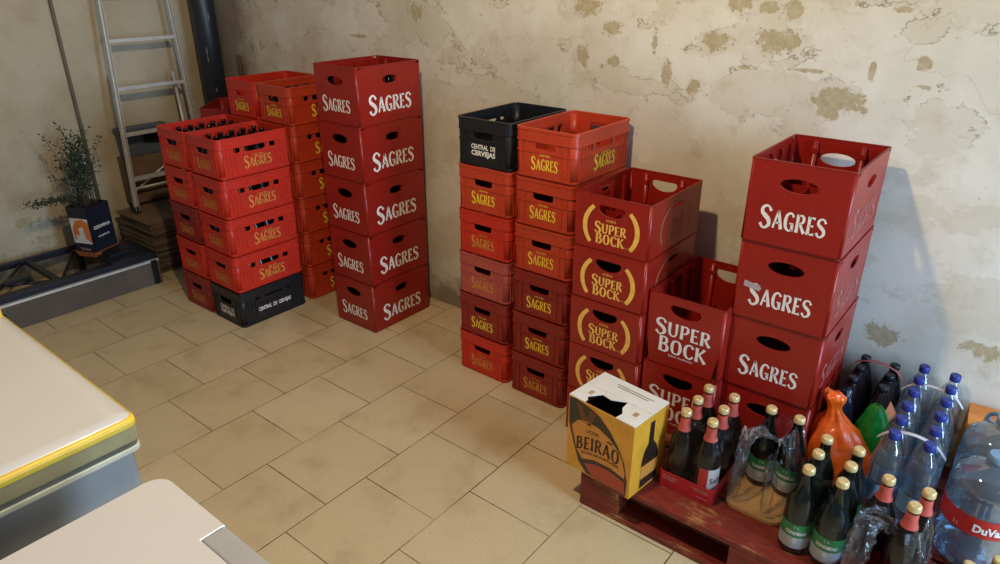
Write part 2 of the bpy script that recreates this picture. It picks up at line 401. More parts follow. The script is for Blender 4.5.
F_LONG2 = lambda L, W: (lambda u, v, e=.0006: (-u, W/2+e, v))
def divider(L, W, nx, ny, z0, z1, th=.003):
    mb = MB()
    for i in range(1, nx): x = -L/2+L*i/nx; mb.box(x-th/2, -W/2+.005, z0, x+th/2, W/2-.005, z1)
    for j in range(1, ny): y = -W/2+W*j/ny; mb.box(-L/2+.005, y-th/2, z0, L/2-.005, y+th/2, z1-.002)
    return mb
def mark(o): o['recolor'] = 1; return o

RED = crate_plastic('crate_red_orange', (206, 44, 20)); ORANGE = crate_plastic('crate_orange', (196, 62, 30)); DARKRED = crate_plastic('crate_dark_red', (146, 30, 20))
PINK = crate_plastic('crate_faded_pink', (186, 78, 68), 0.35); WINE = crate_plastic('crate_wine_red', (150, 26, 14), 0.05, 0.34)
BOCK = crate_plastic('crate_bock_red', (154, 28, 15), 0.05, 0.36); BLACK = crate_plastic('crate_black', (26, 27, 30), 0.05, 0.4)
PR = {'red_orange': RED, 'orange': ORANGE, 'dark_red': DARKRED, 'pink': PINK}
INK_Y = plain('ink_yellow', (255, 214, 60), 0.5, var=0.1, scale=60); INK_YF = plain('ink_worn_yellow', (218, 146, 60), 0.55, var=0.25, scale=60)
INK_W = plain('ink_white', (240, 230, 218), 0.5, var=0.08, scale=60); INK_G = plain('ink_gold', (248, 190, 84), 0.5, var=0.15, scale=40)
INK_GF = plain('ink_faded_gold', (160, 84, 48), 0.5, var=0.3, scale=50); INK_FADE = plain('ink_worn', (172, 92, 84), .5, var=.4, scale=50); INK_P = plain('ink_pale', (206, 150, 140), 0.5, var=0.2, scale=50)
INK_K = plain('ink_black', (40, 26, 18), 0.5)

HS, LS, WS = 0.195, 0.396, 0.276
def make_low_crate(label, mat, ink, black=False):
    L, W, H = LS, WS, HS; t = thing('beer_crate', label, 'crate', (0, 0, -10))
    zh = 0.136
    if black: sh = [('rr', 0, zh, .052, .024)]; lh = [('rr', 0, zh+.012, .055, .014), ('rr', -.098, zh+.012, .016, .014), ('rr', .098, zh+.012, .016, .014)]
    else: sh = [('rr', 0, zh, .047, .021)]; lh = [('rr', 0, zh, .058, .019), ('rr', -.10, zh, .018, .017), ('rr', .10, zh, .018, .017)]
    mb = shell(L, W, H, .022, .004, sh, lh)
    band(mb, L, W, .022, H-.010, H, .0042, .005); band(mb, L, W, .022, H-.046, H-.010, .0018, .0)
    band(mb, L, W, .022, H-.050, H-.045, .0042, .0)
    band(mb, L, W, .022, H-.092, H-.088, .0030, .0); band(mb, L, W, .022, .008, .016, .0020, .0)
    for sx in (-1, 1):     # vertical ribs beside the corners and the raised corner posts
        for yy in (W/2-.050, W/2-.024):
            for sy in (-1, 1): mb.box(sx*L/2-.0034 if sx < 0 else L/2, sy*yy-.0015, .012, -L/2 if sx < 0 else L/2+.0034, sy*yy+.0015, H-.046)
        for xx in (L/2-.085, L/2-.062, L/2-.040, L/2-.022):
            for sy in (-1, 1): mb.box(sx*xx-.0015, (-W/2-.0034 if sy < 0 else W/2), .012, sx*xx+.0015, (-W/2 if sy < 0 else W/2+.0034), H-.046)
    mark(mb.build('crate_shell', mat, t))
    mark(divider(L-.01, W-.01, 6, 4, .01, .085).build('bottle_divider', mat, t))
    if not black:
        for F, wd, hh, cu in ((F_SHORT(L, W), .125, .042, 0), (F_LONG(L, W), .155, .050, .01)):
            m = MB(); word(m, 'SAGRES', wd, hh, cu, hh/2+.040, F, 1.22, 1.15); m.build('brand_lettering', ink, t)
            m = MB(); bfont(m, 'CERVEJA', wd*.4, .008, cu, .096, F); m.build('small_lettering', ink, t)
    else:
        F = F_SHORT(L, W)
        m = MB(); bfont(m, 'CENTRAL  DE', .125, .020, 0, .083, F, .03); m.build('upper_lettering', ink, t)
        m = MB(); bfont(m, 'CERVEJAS', .125, .028, 0, .054, F, .04); m.build('lower_lettering', ink, t)
        m = MB(); bfont(m, 'CENTRAL  DE  CERVEJAS', .20, .028, 0, .072, F_LONG(L, W), .03); m.build('long_side_lettering', ink, t)
    return t
HW, LW, WW = 0.2635, 0.40, 0.297
def inner_posts(mb, L, W, H):
    for sx in (-1, 1):
        for yy in (-W/4, W/4):
            mb.lathe([(.009, .012), (.009, H-.012), (.006, H-.012), (.006, H-.04)], 10, (sx*(L/2-.012), yy, 0), False, True)
            mb.box(sx*(L/2-.012)-.011, yy-.011, H-.05, sx*(L/2-.012)+.011, yy+.011, H-.035)
    for sy in (-1, 1):
        for xx in (-L/3, -L/9, L/9, L/3):
            mb.box(xx-.006, sy*(W/2-.010)-.006, .012, xx+.006, sy*(W/2-.010)+.006, H-.02)
def make_tall_crate(label):
    L, W, H = LW, WW, HW; t = thing('beer_crate', label, 'crate', (0, 0, -10))
    mb = shell(L, W, H, .009, .0045, [('ellipse', 0, .197, .055, .021)], [('ellipse', 0, .197, .048, .018)])
    band(mb, L, W, .009, H-.004, H, .0012, .006); inner_posts(mb, L, W, H)
    mark(mb.build('crate_shell', WINE, t)); mark(divider(L-.01, W-.01, 4, 3, .01, .12).build('bottle_divider', WINE, t))
    for F, wd, hh, nm in ((F_SHORT(L, W), .195, .056, 'brand_lettering'), (F_LONG(L, W), .27, .068, 'side_lettering')):
        m = MB(); word(m, 'SAGRES', wd, hh, 0, .088, F, 1.28, 1.2); m.build(nm, INK_W, t)
    return t
def arc_band(m, F, rx, rz, cz, a0, a1, th):
    pts = [(rx*math.cos(math.radians(a)), cz+rz*math.sin(math.radians(a))) for a in [a0+(a1-a0)*k/10 for k in range(11)]]
    ribbon(m, pts, [th*(.8+.2*math.sin(PI*k/10)) for k in range(11)], lambda u, v: F(u, v))
HM, WM = 0.2012, 0.298
def make_mini_crate(label):
    L, W, H = .40, WM, HM; t = thing('beer_crate', label, 'crate', (0, 0, -10))
    mb = shell(L, W, H, .008, .0045, [('dee', 0, .158, .052, .020)], [('ellipse', 0, .165, .045, .014)])
    band(mb, L, W, .008, H-.004, H, .001, .006); inner_posts(mb, L, W, H)
    mark(mb.build('crate_shell', BOCK, t)); mark(divider(L-.01, W-.01, 6, 4, .01, .08).build('bottle_divider', BOCK, t))
    F = F_SHORT(L, W)
    for a0, a1 in ((132, 220), (-40, 46)):
        m = MB(); arc_band(m, F, .103, .096, .090, a0, a1, .018); m.build('gold_arc', INK_G, t)
    m = MB(); word(m, 'SUPER', .126, .034, 0, .087, F, 1.2, 1.3); m.build('brand_lettering', INK_G, t)
    m = MB(); word(m, 'BOCK', .114, .035, 0, .048, F, 1.1, 1.3); m.build('brand_lettering', INK_G, t)
    m = MB(); bfont(m, 'mini', .036, .012, 0, .1185, F, 0); m.build('small_lettering', INK_G, t)
    m = MB(); bfont(m, '25 cl', .018, .005, .068, .034, F, 0); m.build('small_lettering', INK_G, t)
    F = F_LONG(L, W)
    m = MB(); arc_band(m, F, .120, .090, .085, -30, 210, .014); m.build('gold_arc', INK_GF, t)['label'] = 'faded gold arch'
    m = MB(); word(m, 'SUPER', .13, .034, 0, .097, F, 1.2, 1.1); m.build('brand_lettering', INK_GF, t)['label'] = 'faded lettering'
    m = MB(); word(m, 'BOCK', .115, .036, 0, .056, F, 1.1, 1.1); m.build('brand_lettering', INK_GF, t)['label'] = 'faded lettering'
    return t
HB = 0.274; WB = 0.278
def make_bock_crate(label):
    L, W, H = .40, WB, HB; t = thing('beer_crate', label, 'crate', (0, 0, -10))
    mb = shell(L, W, H, .009, .0045, [('dee', 0, .232, .056, .022)], [('ellipse', 0, .23, .045, .017)])
    band(mb, L, W, .009, H-.004, H, .001, .006); inner_posts(mb, L, W, H)
    mark(mb.build('crate_shell', BOCK, t)); mark(divider(L-.01, W-.01, 4, 3, .01, .10).build('bottle_divider', BOCK, t))
    for F in (F_SHORT(L, W), F_LONG(L, W)):
        m = MB(); word(m, 'SUPER', .205, .052, 0, .152, F, 1.2, 1.15); m.build('brand_lettering', INK_W, t)
        m = MB(); word(m, 'BOCK', .180, .054, .004, .087, F, 1.1, 1.15); m.build('brand_lettering', INK_W, t)
        m = MB(); bfont(m, 'Sabor Autêntico', .09, .009, 0, .050, F, 0); m.build('small_lettering', INK_W, t)
    return t

ORD = ['lowest', 'second lowest', 'third lowest', 'fourth lowest', 'fifth lowest', 'topmost']
used = set()
protos = {}
def place(kind, key, cx, cy, z, label, group, mat=None, ink=None, rotz=0):
    k = (kind, ink.name if ink else None)
    if k not in protos:
        if kind == 'low': o = make_low_crate(label, mat, ink)
        elif kind == 'black': o = make_low_crate(label, BLACK, INK_W, True)
        elif kind == 'tall': o = make_tall_crate(label)
        elif kind == 'mini': o = make_mini_crate(label)
        else: o = make_bock_crate(label)
        protos[k] = o; o.location = (cx, cy, z); o.rotation_euler.z = rotz; o['group'] = group; o['label'] = label
        protos[(k, 'mat')] = mat
        return o
    return dup(protos[k], (cx, cy, z), rotz, label, group, mat)
def ordn(i, n): return 'topmost' if i == n-1 else ORD[i]

# tall stack with white lettering, left of centre: five
def jit(a=.0015): return random.uniform(-a, a)
for i in range(5):
    place('tall', 0, .983+.20+.0014*i*.26, -.600+.148-.0014*i, i*HW, 'wine red crate, %s of the tall white-lettered stack on the floor' % ordn(i, 5), 'tall white-lettered crates left of centre', rotz=jit(.004))
# same kind on the pallet at the right: four
for i in range(4):
    o = place('tall', 0, 1.2176-.0357*(.15+i*HW), -2.532+.0055*(.15+i*HW), .15+i*HW, 'wine red crate, %s of the tall white-lettered stack on the pallet' % ['bottom', 'second from the pallet', 'third from the pallet', 'topmost'][i], 'white-lettered crates on the pallet', rotz=jit(.004))
    for c in o.children:
        if c.name.startswith('side_lettering'): c.data = recolored(c.data, INK_FADE); c['label'] = 'worn pale lettering'
    if i == 2:
        m = MB(); F = F_SHORT(LW, WW); m.quad(*[F(u, v, .0012) for u, v in ((-.118, .112), (-.066, .104), (-.066, .124), (-.118, .132))]); m.build('tape_strip', plain('tape_grey', (176, 158, 156), .5), o)
# column with the black crate on top
cols = ['red_orange', 'dark_red', 'pink', 'red_orange', 'orange']
inks = [INK_YF, INK_Y, INK_YF, INK_YF, INK_Y]
for i in range(5):
    place('low', 0, 1.022+.2+.0154*i*HS, -1.423+.1425-.0073*i*HS, i*HS, '%s crate, %s in the column topped by the black crate' % (cols[i].replace('_', ' '), ORD[i]), 'crates under the tall black-topped column', PR[cols[i]], inks[i], jit(.006))
place('black', 0, 1.022+.2+.0154*5*HS, -1.423+.1425-.006, 5*HS, 'black beer crate, topmost of the column right of the wall gap', 'black crates')
# orange column beside it
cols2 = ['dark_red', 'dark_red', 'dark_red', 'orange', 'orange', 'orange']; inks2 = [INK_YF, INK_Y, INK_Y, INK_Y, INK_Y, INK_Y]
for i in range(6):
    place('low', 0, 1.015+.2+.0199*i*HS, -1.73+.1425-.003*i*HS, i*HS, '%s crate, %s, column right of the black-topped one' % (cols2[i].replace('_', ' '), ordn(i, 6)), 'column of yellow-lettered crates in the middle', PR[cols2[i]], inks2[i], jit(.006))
# mini crates
for i in range(5):
    place('mini', 0, .924+.2+jit(), -2.102+.149, i*HM, 'red crate with gold arched logo, %s of its column' % ordn(i, 5), 'gold arched-logo crates', rotz=jit(.003))
for i in range(2):
    place('bock', 0, .951+.2, -2.246, .15+i*HB, ['red crate with large white two-line logo, the lower one on the pallet', 'empty red crate with large white two-line logo, the upper one on the pallet'][i], 'white two-line logo crates on the pallet')
# front left group: two columns of five
fx = .588+.2
for c, yc in ((0, -.032+.142), (1, .252+.142)):
    for i in range(5):
        x = fx+.018*i*HS; z = i*.197
        where = 'near column' if c == 0 else 'far column'
        if c == 0 and i == 0:
            place('black', 0, x, yc, z, 'black beer crate on the floor under the near column of red crates', 'black crates'); continue
        m_ = RED if (i+c) % 3 else PR['red_orange']
        if c == 1 and i in (0, 2): m_ = DARKRED
        place('low', 0, x+jit(.002), yc, z, '%s crate, %s in the %s of the front left stack' % ('dark red' if m_ is DARKRED else 'bright red', ordn(i, 5), where), 'red crates of the front left stack', m_, INK_YF, jit(.008))
# back left group: two columns of six
for c, yc in ((0, -.03+.1425), (1, .257+.1425)):
    for i in range(6):
        m_ = ORANGE if c == 0 else RED
        place('low', 0, 1.03+.2+jit(.002), yc, i*HS, '%s crate, %s in the %s column of the rear left stack' % ('orange red' if c == 0 else 'bright red', ordn(i, 6), 'near' if c == 0 else 'far'), 'red crates of the rear left stack', m_, INK_Y, jit(.006))
# crates in the corner, only the turned top one shows
for i in range(5):
    place('low', 0, 1.25, .86, i*HS, 'red crate, %s of the askew stack in the corner below the downpipe' % ordn(i, 5), 'askew corner crates', DARKRED, INK_YF, .75)

# ------------------------------------------------------------------ empties standing in the open crates
GLASS_B = plain('brown_glass', (26, 15, 11), 0.14, spec=0.5, var=0.2); GLASS_G = plain('dark_green_glass', (12, 19, 14), 0.10, spec=0.55, var=0.2)
GOLD = plain('gold_cap', (222, 190, 130), 0.38, metal=0.25, var=0.2, scale=80)
mb = MB(); mb.lathe([(.026, 0), (.0285, .006), (.0285, .090), (.024, .108), (.0125, .132), (.0105, .152), (.0130, .155), (.0130, .165), (.0085, .166), (.0085, .140)], 12, cap1=False)
b0 = None
def fill(cx, cy, z0, nx, ny, L, W, label, group, sc=1.0, skip=0):
    global b0
    for i in range(nx):
        for j in range(ny):
            if random.random() < skip: continue
            x = cx-L/2+L*(i+.5)/nx; y = cy-W/2+W*(j+.5)/ny
            if b0 is None: b0 = mb.build('beer_bottle', GLASS_B); o = b0
            else: o = b0.copy(); COL.objects.link(o)
            o.location = (x, y, z0+.011); o.scale = (1, 1, 1)
            o.scale = (sc if sc < 1.2 else 1.15, sc if sc < 1.2 else 1.15, sc); tag(o, label, 'bottle', group)
fill(fx+.018*4*HS, -.032+.142, 4*.197, 6, 4, .386, .268, 'empty brown bottle in the topmost near crate of the front left stack', 'bottles in the near front crate')
fill(fx+.018*4*HS, .252+.142, 4*.197, 6, 4, .386, .268, 'empty brown bottle in the topmost far crate of the front left stack', 'bottles in the far front crate')
fill(1.23, -.03+.1425, 5*HS, 6, 4, .386, .268, 'empty brown bottle in the topmost near crate of the rear left stack', 'bottles in the near rear crate', .92)
fill(1.183, -.452, 4*HW, 4, 3, .38, .277, 'brown bottle in the topmost crate of the tall stack on the floor', 'bottles in the tall left stack', 1.28)
for k_ in (1, 2, 3):    # brown bottles seen through the grips of the front stack
    fill(fx+.018*k_*HS, -.032+.142, k_*.197, 6, 4, .386, .268, 'brown bottle inside a lower near crate of the front left stack', 'bottles in the lower near front crates')

# ------------------------------------------------------------------ pallet
def wood(name, a, b, c):
    t = NT(name); P = t.coord(); mp = t.node('ShaderNodeMapping'); t.link(P, mp.inputs[0]); mp.inputs['Scale'].default_value = (9, 1.2, 9)
    g = t.noise(mp.outputs[0], 9, 6, 0.7); n = t.noise(P, 6, 5, 0.6)
    col = t.mix(t.ramp(g, 0.35, 0.65), srgb(*a), srgb(*b)); col = t.mix(t.math('MULTIPLY', t.ramp(t.math('ADD', t.math('MULTIPLY', g, .5), t.math('MULTIPLY', n, .5)), 0.53, 0.62), .8), col, srgb(*c))
    t.link(col, t.b.inputs['Base Color']); t.b.inputs['Roughness'].default_value = 0.55; t.bump(g, 0.4, 0.003); return t.m
PWOOD = wood('red_painted_wood', (136, 40, 22), (98, 28, 18), (172, 118, 66))
pal = thing('wooden_pallet', 'worn red-painted wooden pallet on the tiled floor, loaded with bottles and crates', 'pallet', (.588, -3.29, 0))
for a, b in ((0, .145), (.188, .288), (.3275, .4725), (.512, .612), (.655, .80)):
    m = MB(); m.box(a, 0, .128, b, 1.2, .149); m.build('deck_board', PWOOD, pal, bevel=.002)
for y in (0, .5275, 1.055):
    m = MB(); m.box(0, y, .106, .8, y+.145, .1275); m.build('cross_board', PWOOD, pal, bevel=.002)
    for x, w_ in ((0, .1), (.3275, .145), (.7, .1)):
        m = MB(); m.box(x+.001, y, .023, x+w_, y+.145, .1055); m.build('block', PWOOD, pal, bevel=.003)
for x, w_ in ((0, .1), (.3275, .145), (.7, .1)):
    m = MB(); m.box(x, 0, .001, x+w_, 1.2, .0225); m.build('bottom_board', PWOOD, pal, bevel=.002)

# ------------------------------------------------------------------ liqueur carton
AMBER = plain('amber_board', (226, 160, 46), 0.4, var=0.1, coat=.3); BWHITE = plain('white_board', (228, 222, 208), 0.6, var=0.05)
INSHADE = plain('inside_shade', (24, 18, 14), 0.8); BOTART = plain('printed_bottle', (48, 34, 24), 0.35, coat=.3); LABART = plain('printed_label', (214, 142, 58), 0.4, coat=.3)
LABRED = plain('printed_label_red', (176, 62, 36), 0.4, coat=.3); INK_D = plain('ink_dark', (54, 28, 16), 0.5)
bw, bd, bh = .262, .192, .282          # along y, along x, height
box = thing('liqueur_carton', 'opened yellow liqueur carton with printed bottle, on the left end of the pallet', 'box', (.663, -2.172, .15), -.118)
m = MB(); t_ = .003
for x0, y0, x1, y1 in ((-bd/2, -bw/2, -bd/2+t_, bw/2), (bd/2-t_, -bw/2, bd/2, bw/2), (-bd/2+t_, -bw/2, bd/2-t_, -bw/2+t_), (-bd/2+t_, bw/2-t_, bd/2-t_, bw/2)): m.box(x0, y0, 0, x1, y1, bh-.003)
m.box(-bd/2+t_, -bw/2+t_, 0, bd/2-t_, bw/2-t_, t_)
m.build('carton_body', AMBER, box)
m = MB(); m.box(-bd/2+.0035, -bw/2+.0035, .0035, bd/2-.0035, bw/2-.0035, .20); m.build('shade_fill', INSHADE, box)  # near-black block paints the shade seen through the lid opening
def lid_poly(name, pts, z0, z1):     # u: far->near along the front edge, v: inward
    m = MB(); P = [(-bd/2+v*bd, bw/2-u*bw) for u, v in pts]
    m.quad(*[(x, y, z1) for x, y in P]); m.quad(*[(x, y, z0) for x, y in P][::-1])
    for k in range(len(P)):
        a, b = P[k], P[(k+1) % len(P)]; m.quad((*a, z0), (*b, z0), (*b, z1), (*a, z1))
    return m.build(name, BWHITE, box)
lid_poly('lid_flap', [(0, 0), (.10, 0), (.25, 0), (.24, .10), (.2, .17), (.31, .39), (.30, .497), (0, .497)], bh-.003, bh)
lid_poly('lid_flap', [(.30, .503), (1, .503), (1, 1), (0, 1), (0, .503)], bh-.0028, bh+.0002)
lid_poly('lid_flap', [(.31, .503), (.30, .39), (.45, .36), (.63, .50)], bh-.0032, bh-.0002).name = 'torn_edge'
lid_poly('lid_flap', [(1, 0), (1, .497), (.64, .497), (.66, .30), (.73, .17), (.72, 0)], bh-.003, bh)
def FX(u, v): return (-bd/2-.0008, bw/2-u*bw, v*bh)       # front face, u 0..1 left to right
def FX2(u, v): return (-bd/2-.0014, bw/2-u*bw, v*bh)
def FX3(u, v): return (-bd/2-.0020, bw/2-u*bw, v*bh)
def FY(u, v, e=.0008): return (-bd/2+u*bd, -bw/2-e, v*bh)
def poly(name, mat, F, pts, par):
    m = MB(); m.quad(*[F(*p) for p in pts]); return m.build(name, mat, par)
def cpoly(pts): return cr([*pts, pts[0]], 5)[:-1]
poly('printed_bottle', BOTART, FX, [(.01, .97), (.02, .62), (.10, .38), (.20, .14), (.33, .02), (.62, .005), (.95, .005), (.96, .22), (.90, .45), (.80, .62), (.66, .78), (.50, .90), (.36, .95), (.12, .985)], box)
poly('printed_neck', plain('printed_bottle_glow', (112, 66, 26), .4), FX2, [(.12, .95), (.22, .72), (.36, .70), (.44, .90), (.36, .935), (.30, .80), (.2, .95)], box)
poly('printed_label', LABART, FX2, [(.07, .60), (.16, .71), (.32, .755), (.5, .74), (.66, .68), (.80, .58), (.87, .48), (.92, .33), (.92, .25), (.70, .29), (.45, .27), (.26, .20), (.16, .30)], box)
poly('printed_label_foot', LABRED, FX2, [(.30, .15), (.48, .22), (.70, .24), (.925, .20), (.94, .03), (.66, .02), (.42, .03)], box)
def arcF(F, cu, cv, k): return lambda u, v: F(cu+u/bw, cv+v/bh-k*(u/bw)**2+.12*(u/bw))
m = MB(); AF = arcF(FX3, .50, .485, .45); word(m, 'BEIRAO', .180, .050, 0, 0, AF, 1.0, 1.15, .1); ribbon(m, [(.034, .034), (.040, .039), (.048, .035), (.056, .040)], [.003, .005, .005, .003], AF); m.build('brand_lettering', INK_D, box)
m = MB(); bfont(m, 'LICOR', .055, .011, 0, 0, arcF(FX3, .40, .635, .3), .01); m.build('small_lettering', INK_D, box)
m = MB(); bfont(m, 'LICOR DE PORTUGAL', .155, .010, 0, 0, arcF(FX3, .54, .355, .3), .02); m.build('small_lettering', INK_D, box)
poly('side_printed_bottle', BOTART, FY, [(.30, .03), (.30, .40), (.36, .54), (.46, .62), (.47, .90), (.60, .90), (.61, .62), (.72, .52), (.80, .38), (.80, .03)], box)
poly('side_printed_label', LABART, lambda u, v: FY(u, v, .0014), [(.30, .16), (.30, .34), (.80, .32), (.80, .14)], box)
for (u0, u1, v) in ((.30, .86, .82), (.33, .80, .76)):
    m = MB(); m.quad(*[(-bd/2+a*bd, bw/2-b*bw, bh+.0008) for a, b in ((v, u0), (v, u1), (v+.025, u1), (v+.025, u0))]); m.build('print_line', plain('print_grey', (150, 140, 120), .6), box)
for (u, v) in ((.18, .3), (.86, .3)):
    m = MB(); m.quad(*[(-bd/2+a*bd, bw/2-b*bw, bh+.0004) for a, b in ((v-.06, u-.03), (v+.06, u-.03), (v+.06, u+.03), (v-.06, u+.03))]); m.build('print_line', plain('print_tan', (176, 150, 104), .6), box)

# ------------------------------------------------------------------ bottles
FOIL = plain('red_foil', (196, 84, 70), 0.4, metal=0.1, var=0.25, scale=60); LWHITE = plain('label_white', (216, 208, 198), .5); LRED = plain('label_red', (186, 40, 32), .45)
LGREEN = plain('label_green', (30, 120, 62), .42); LSILV = plain('label_silver', (178, 182, 178), .4, metal=.2); CLEARPET = clearish('clear_pet', (.86, .90, .93), .05, .06, .55)
BLUECAP = plain('blue_cap', (38, 52, 128), .4); BLACKCAP = plain('black_cap', (22, 24, 30), .4); COLA = plain('cola', (26, 14, 14), .1, spec=.7)
def cyl_patch(name, mat, r, z0, z1, a0, a1, par, r1=None):
    m = MB(); n = 20
    m.grid([[(rr*math.cos(a0+(a1-a0)*k/n), rr*math.sin(a0+(a1-a0)*k/n), z) for k in range(n+1)] for rr, z in ((r, z0), ((r1 or r), z1))], False, True)
    return m.build(name, mat, par)
FACE = PI+.14        # the side of a bottle that faces the room
def beer(kind, label, group, loc, turn=0.0):
    t = thing('beer_bottle', label, 'bottle', loc, turn, group)
    m = MB(); m.lathe([(.036, 0), (.042, .007), (.042, .145), (.038, .175), (.026, .205), (.0165, .232), (.0145, .262), (.0155, .266), (.0155, .272)], 22)
    m.build('glass', GLASS_B if kind == 'red' else GLASS_G, t)
    m = MB(); m.lathe([(.0168, .268), (.0175, .271), (.0165, .284), (.013, .288)], 18); m.build('cap', GOLD, t)
    F = lambda u, v: (.0430*math.cos(FACE+u/.0425), .0430*math.sin(FACE+u/.0425), v)
    if kind == 'red':
        m = MB(); m.lathe([(.0225, .216), (.0172, .234), (.0152, .262)], 18, cap0=False, cap1=False); m.build('neck_foil', FOIL, t)
        lb = cyl_patch('label', LWHITE, .0424, .035, .125, FACE-1.25, FACE+1.25, t); cyl_patch('label_stripe', LRED, .0427, .035, .125, FACE-1.25, FACE-.55, lb)
        m = MB(); word(m, 'SAGRES', .058, .018, .012, .080, F, 1.25, 1.1); m.build('brand_lettering', INK_K, lb)
    else:
        lb = cyl_patch('label', LGREEN, .0424, .062, .108, FACE-1.9, FACE+1.9, t); cyl_patch('label_foot', LSILV, .0424, .022, .062, FACE-1.9, FACE+1.9, t)
        m = MB(); bfont(m, 'CONDBRAU', .060, .0125, 0, .078, F, .03); m.build('brand_lettering', INK_W, lb)
        m = MB(); bfont(m, '1 L', .014, .008, 0, .098, F, .0); m.build('small_lettering', INK_W, lb)
        m = MB(); bfont(m, 'O', .012, .016, 0, .050, F, .04); m.build('emblem', INK_W, lb)
    return t
bp = {}
def bottle(kind, label, group, x, y, turn=0.0):
    if kind not in bp: bp[kind] = beer(kind, label, group, (x, y, .153), turn); return bp[kind]
    return dup(bp[kind], (x, y, .153), turn, label, group)
col3 = ('front', 'middle', 'back')
for j, y in enumerate((-2.379, -2.4665)):
    for i, x in enumerate((.729, .816, .903)):
        bottle('red', 'red-foil brown bottle, %s row, %s column of the red-tray six-pack' % (col3[i], ('left', 'right')[j]), 'bottles of the red-tray six-pack', x, y, (.95 if (i, j) == (0, 1) else 2.6+.3*i))
bottle('green', 'green-labelled bottle, left one of two in the torn pack', 'bottles of the torn pack', .912, -2.585, .1)
bottle('green', 'green-labelled bottle, right one of two in the torn pack', 'bottles of the torn pack', .912, -2.672, -.15)
for j, y in enumerate((-2.768, -2.857)):
    for i, x in enumerate((.685, .773, .861)):
        bottle('green', 'green-labelled bottle, %s row, %s column of the full six-pack' % (col3[i], ('left', 'right')[j]), 'bottles of the green six-pack', x, y, .1-.15*j)
for (x, y), nm in zip(((.703, -3.030), (.786, -3.050), (.778, -2.953)), ('front', 'rear right', 'rear left')):
    bottle('red', 'brown bottle with red foil, %s of three beside the water jug' % nm, 'bottles in the torn wrap', x, y, 2.8)

# trays
TRAYRED = plain('tray_red', (186, 30, 34), .5); KRAFT = plain('kraft_board', (196, 148, 88), .7, var=.15)
def tray(name, label, x0, y0, x1, y1, h, mat, lines=False, r=.012):
    t = thing(name, label, 'tray', ((x0+x1)/2, (y0+y1)/2, .150)); L, W = x1-x0, y1-y0
    m = MB(); rows = [[(x, y, z) for x, y, _ in rrect(L-2*d, W-2*d, r, 0, 5)] for d, z in ((.0, .0), (0, h), (.002, h), (.002, .002))]
    m.grid(rows, True, False, True, True); m.build('tray_shell', mat, t)
    if lines:
        for (u0, u1, z) in ((.08, .36, .046), (.08, .30, .040), (.08, .33, .034), (.62, .92, .046), (.66, .92, .038), (.72, .92, .018)):
            m = MB(); m.quad(*[(-L/2-.0006, W/2-a*W, z_) for a, z_ in ((u0, z), (u1, z), (u1, z+.002), (u0, z+.002))]); m.build('print_line', INK_P, t)
    return t
tray('bottle_tray', 'red cardboard tray holding the six red-foil bottles on the pallet', .683, -2.514, .951, -2.330, .062, TRAYRED, True)
tray('bottle_tray', 'tan cardboard tray of the torn pack, mostly empty', .722, -2.718, .962, -2.538, .012, KRAFT, r=.04)
tray('bottle_tray', 'red cardboard tray under the bottles in the torn wrap', .615, -3.098, .832, -2.908, .045, TRAYRED)

# shrink film
FILM = clearish('shrink_film', (.95, .96, .98), .0, .16, .09, wrinkle=.012); FILM2 = clearish('crumpled_film', (.94, .95, .97), .02, .14, .36, wrinkle=.02)
def film(name, label, cx, cy, L, W, prof, amp=.004, gap=None, seed=1, mat=FILM):
    """prof: (height, inset, dx, dy)"""
    rnd = random.Random(seed); m = MB(); rows = []; n = 4*9
    ph = [rnd.uniform(0, 6.28) for _ in range(8)]
    for z, d, dx, dy in prof:
        base = rrect(L-2*d, W-2*d, min(.045, (min(L, W)-2*d)*.45), z, 8); row = []
        for k, (x, y, _) in enumerate(base):
            a = 2*PI*k/len(base); s_ = amp*(math.sin(3*a+ph[0]+z*20)+.7*math.sin(7*a+ph[1]-z*31)+.5*math.sin(11*a+ph[2]))
            l = math.hypot(x, y) or 1; row.append((cx+dx+x+x/l*s_, cy+dy+y+y/l*s_, z+.5*amp*math.sin(5*a+ph[3])))
        rows.append(row)
    m.grid(rows, True, True)
    if gap:
        f2 = [(f, s_, q) for f, s_, q in zip(m.f, m.sm, m.mi) if not gap((m.v[f[0]]+m.v[f[2]])/2)]
        m.f, m.sm, m.mi = [a[0] for a in f2], [a[1] for a in f2], [a[2] for a in f2]
    return tag(m.build(name, mat), label, 'plastic wrap')
film('shrink_wrap', 'clear shrink film around the red-tray six-pack', .817, -2.423, .275, .190, [(.152, 0, 0, 0), (.20, -.001, 0, 0), (.30, .0, 0, 0), (.345, .012, 0, 0), (.385, .030, 0, 0), (.405, .042, 0, 0), (.40, .07, 0, 0)], .0025, seed=3)
film('shrink_wrap', 'clear shrink film around the full green six-pack', .774, -2.813, .272, .186, [(.152, 0, 0, 0), (.22, 0, 0, 0), (.31, .001, 0, 0), (.36, .018, 0, 0), (.395, .034, 0, 0), (.41, .046, 0, 0), (.40, .075, 0, 0)], .0025, seed=5)
film('shrink_wrap', 'torn clear film hanging open around the two green-labelled bottles', .842, -2.628, .25, .188, [(.163, 0, 0, 0), (.22, .002, .0, 0), (.27, .006, .01, 0), (.32, .014, .02, 0), (.37, .03, .03, 0), (.40, .042, .04, 0), (.41, .055, .04, 0)], .005,
     gap=lambda p: p.x < .80 and -2.69 < p.y < -2.57 and p.z > .235, seed=9, mat=FILM2)
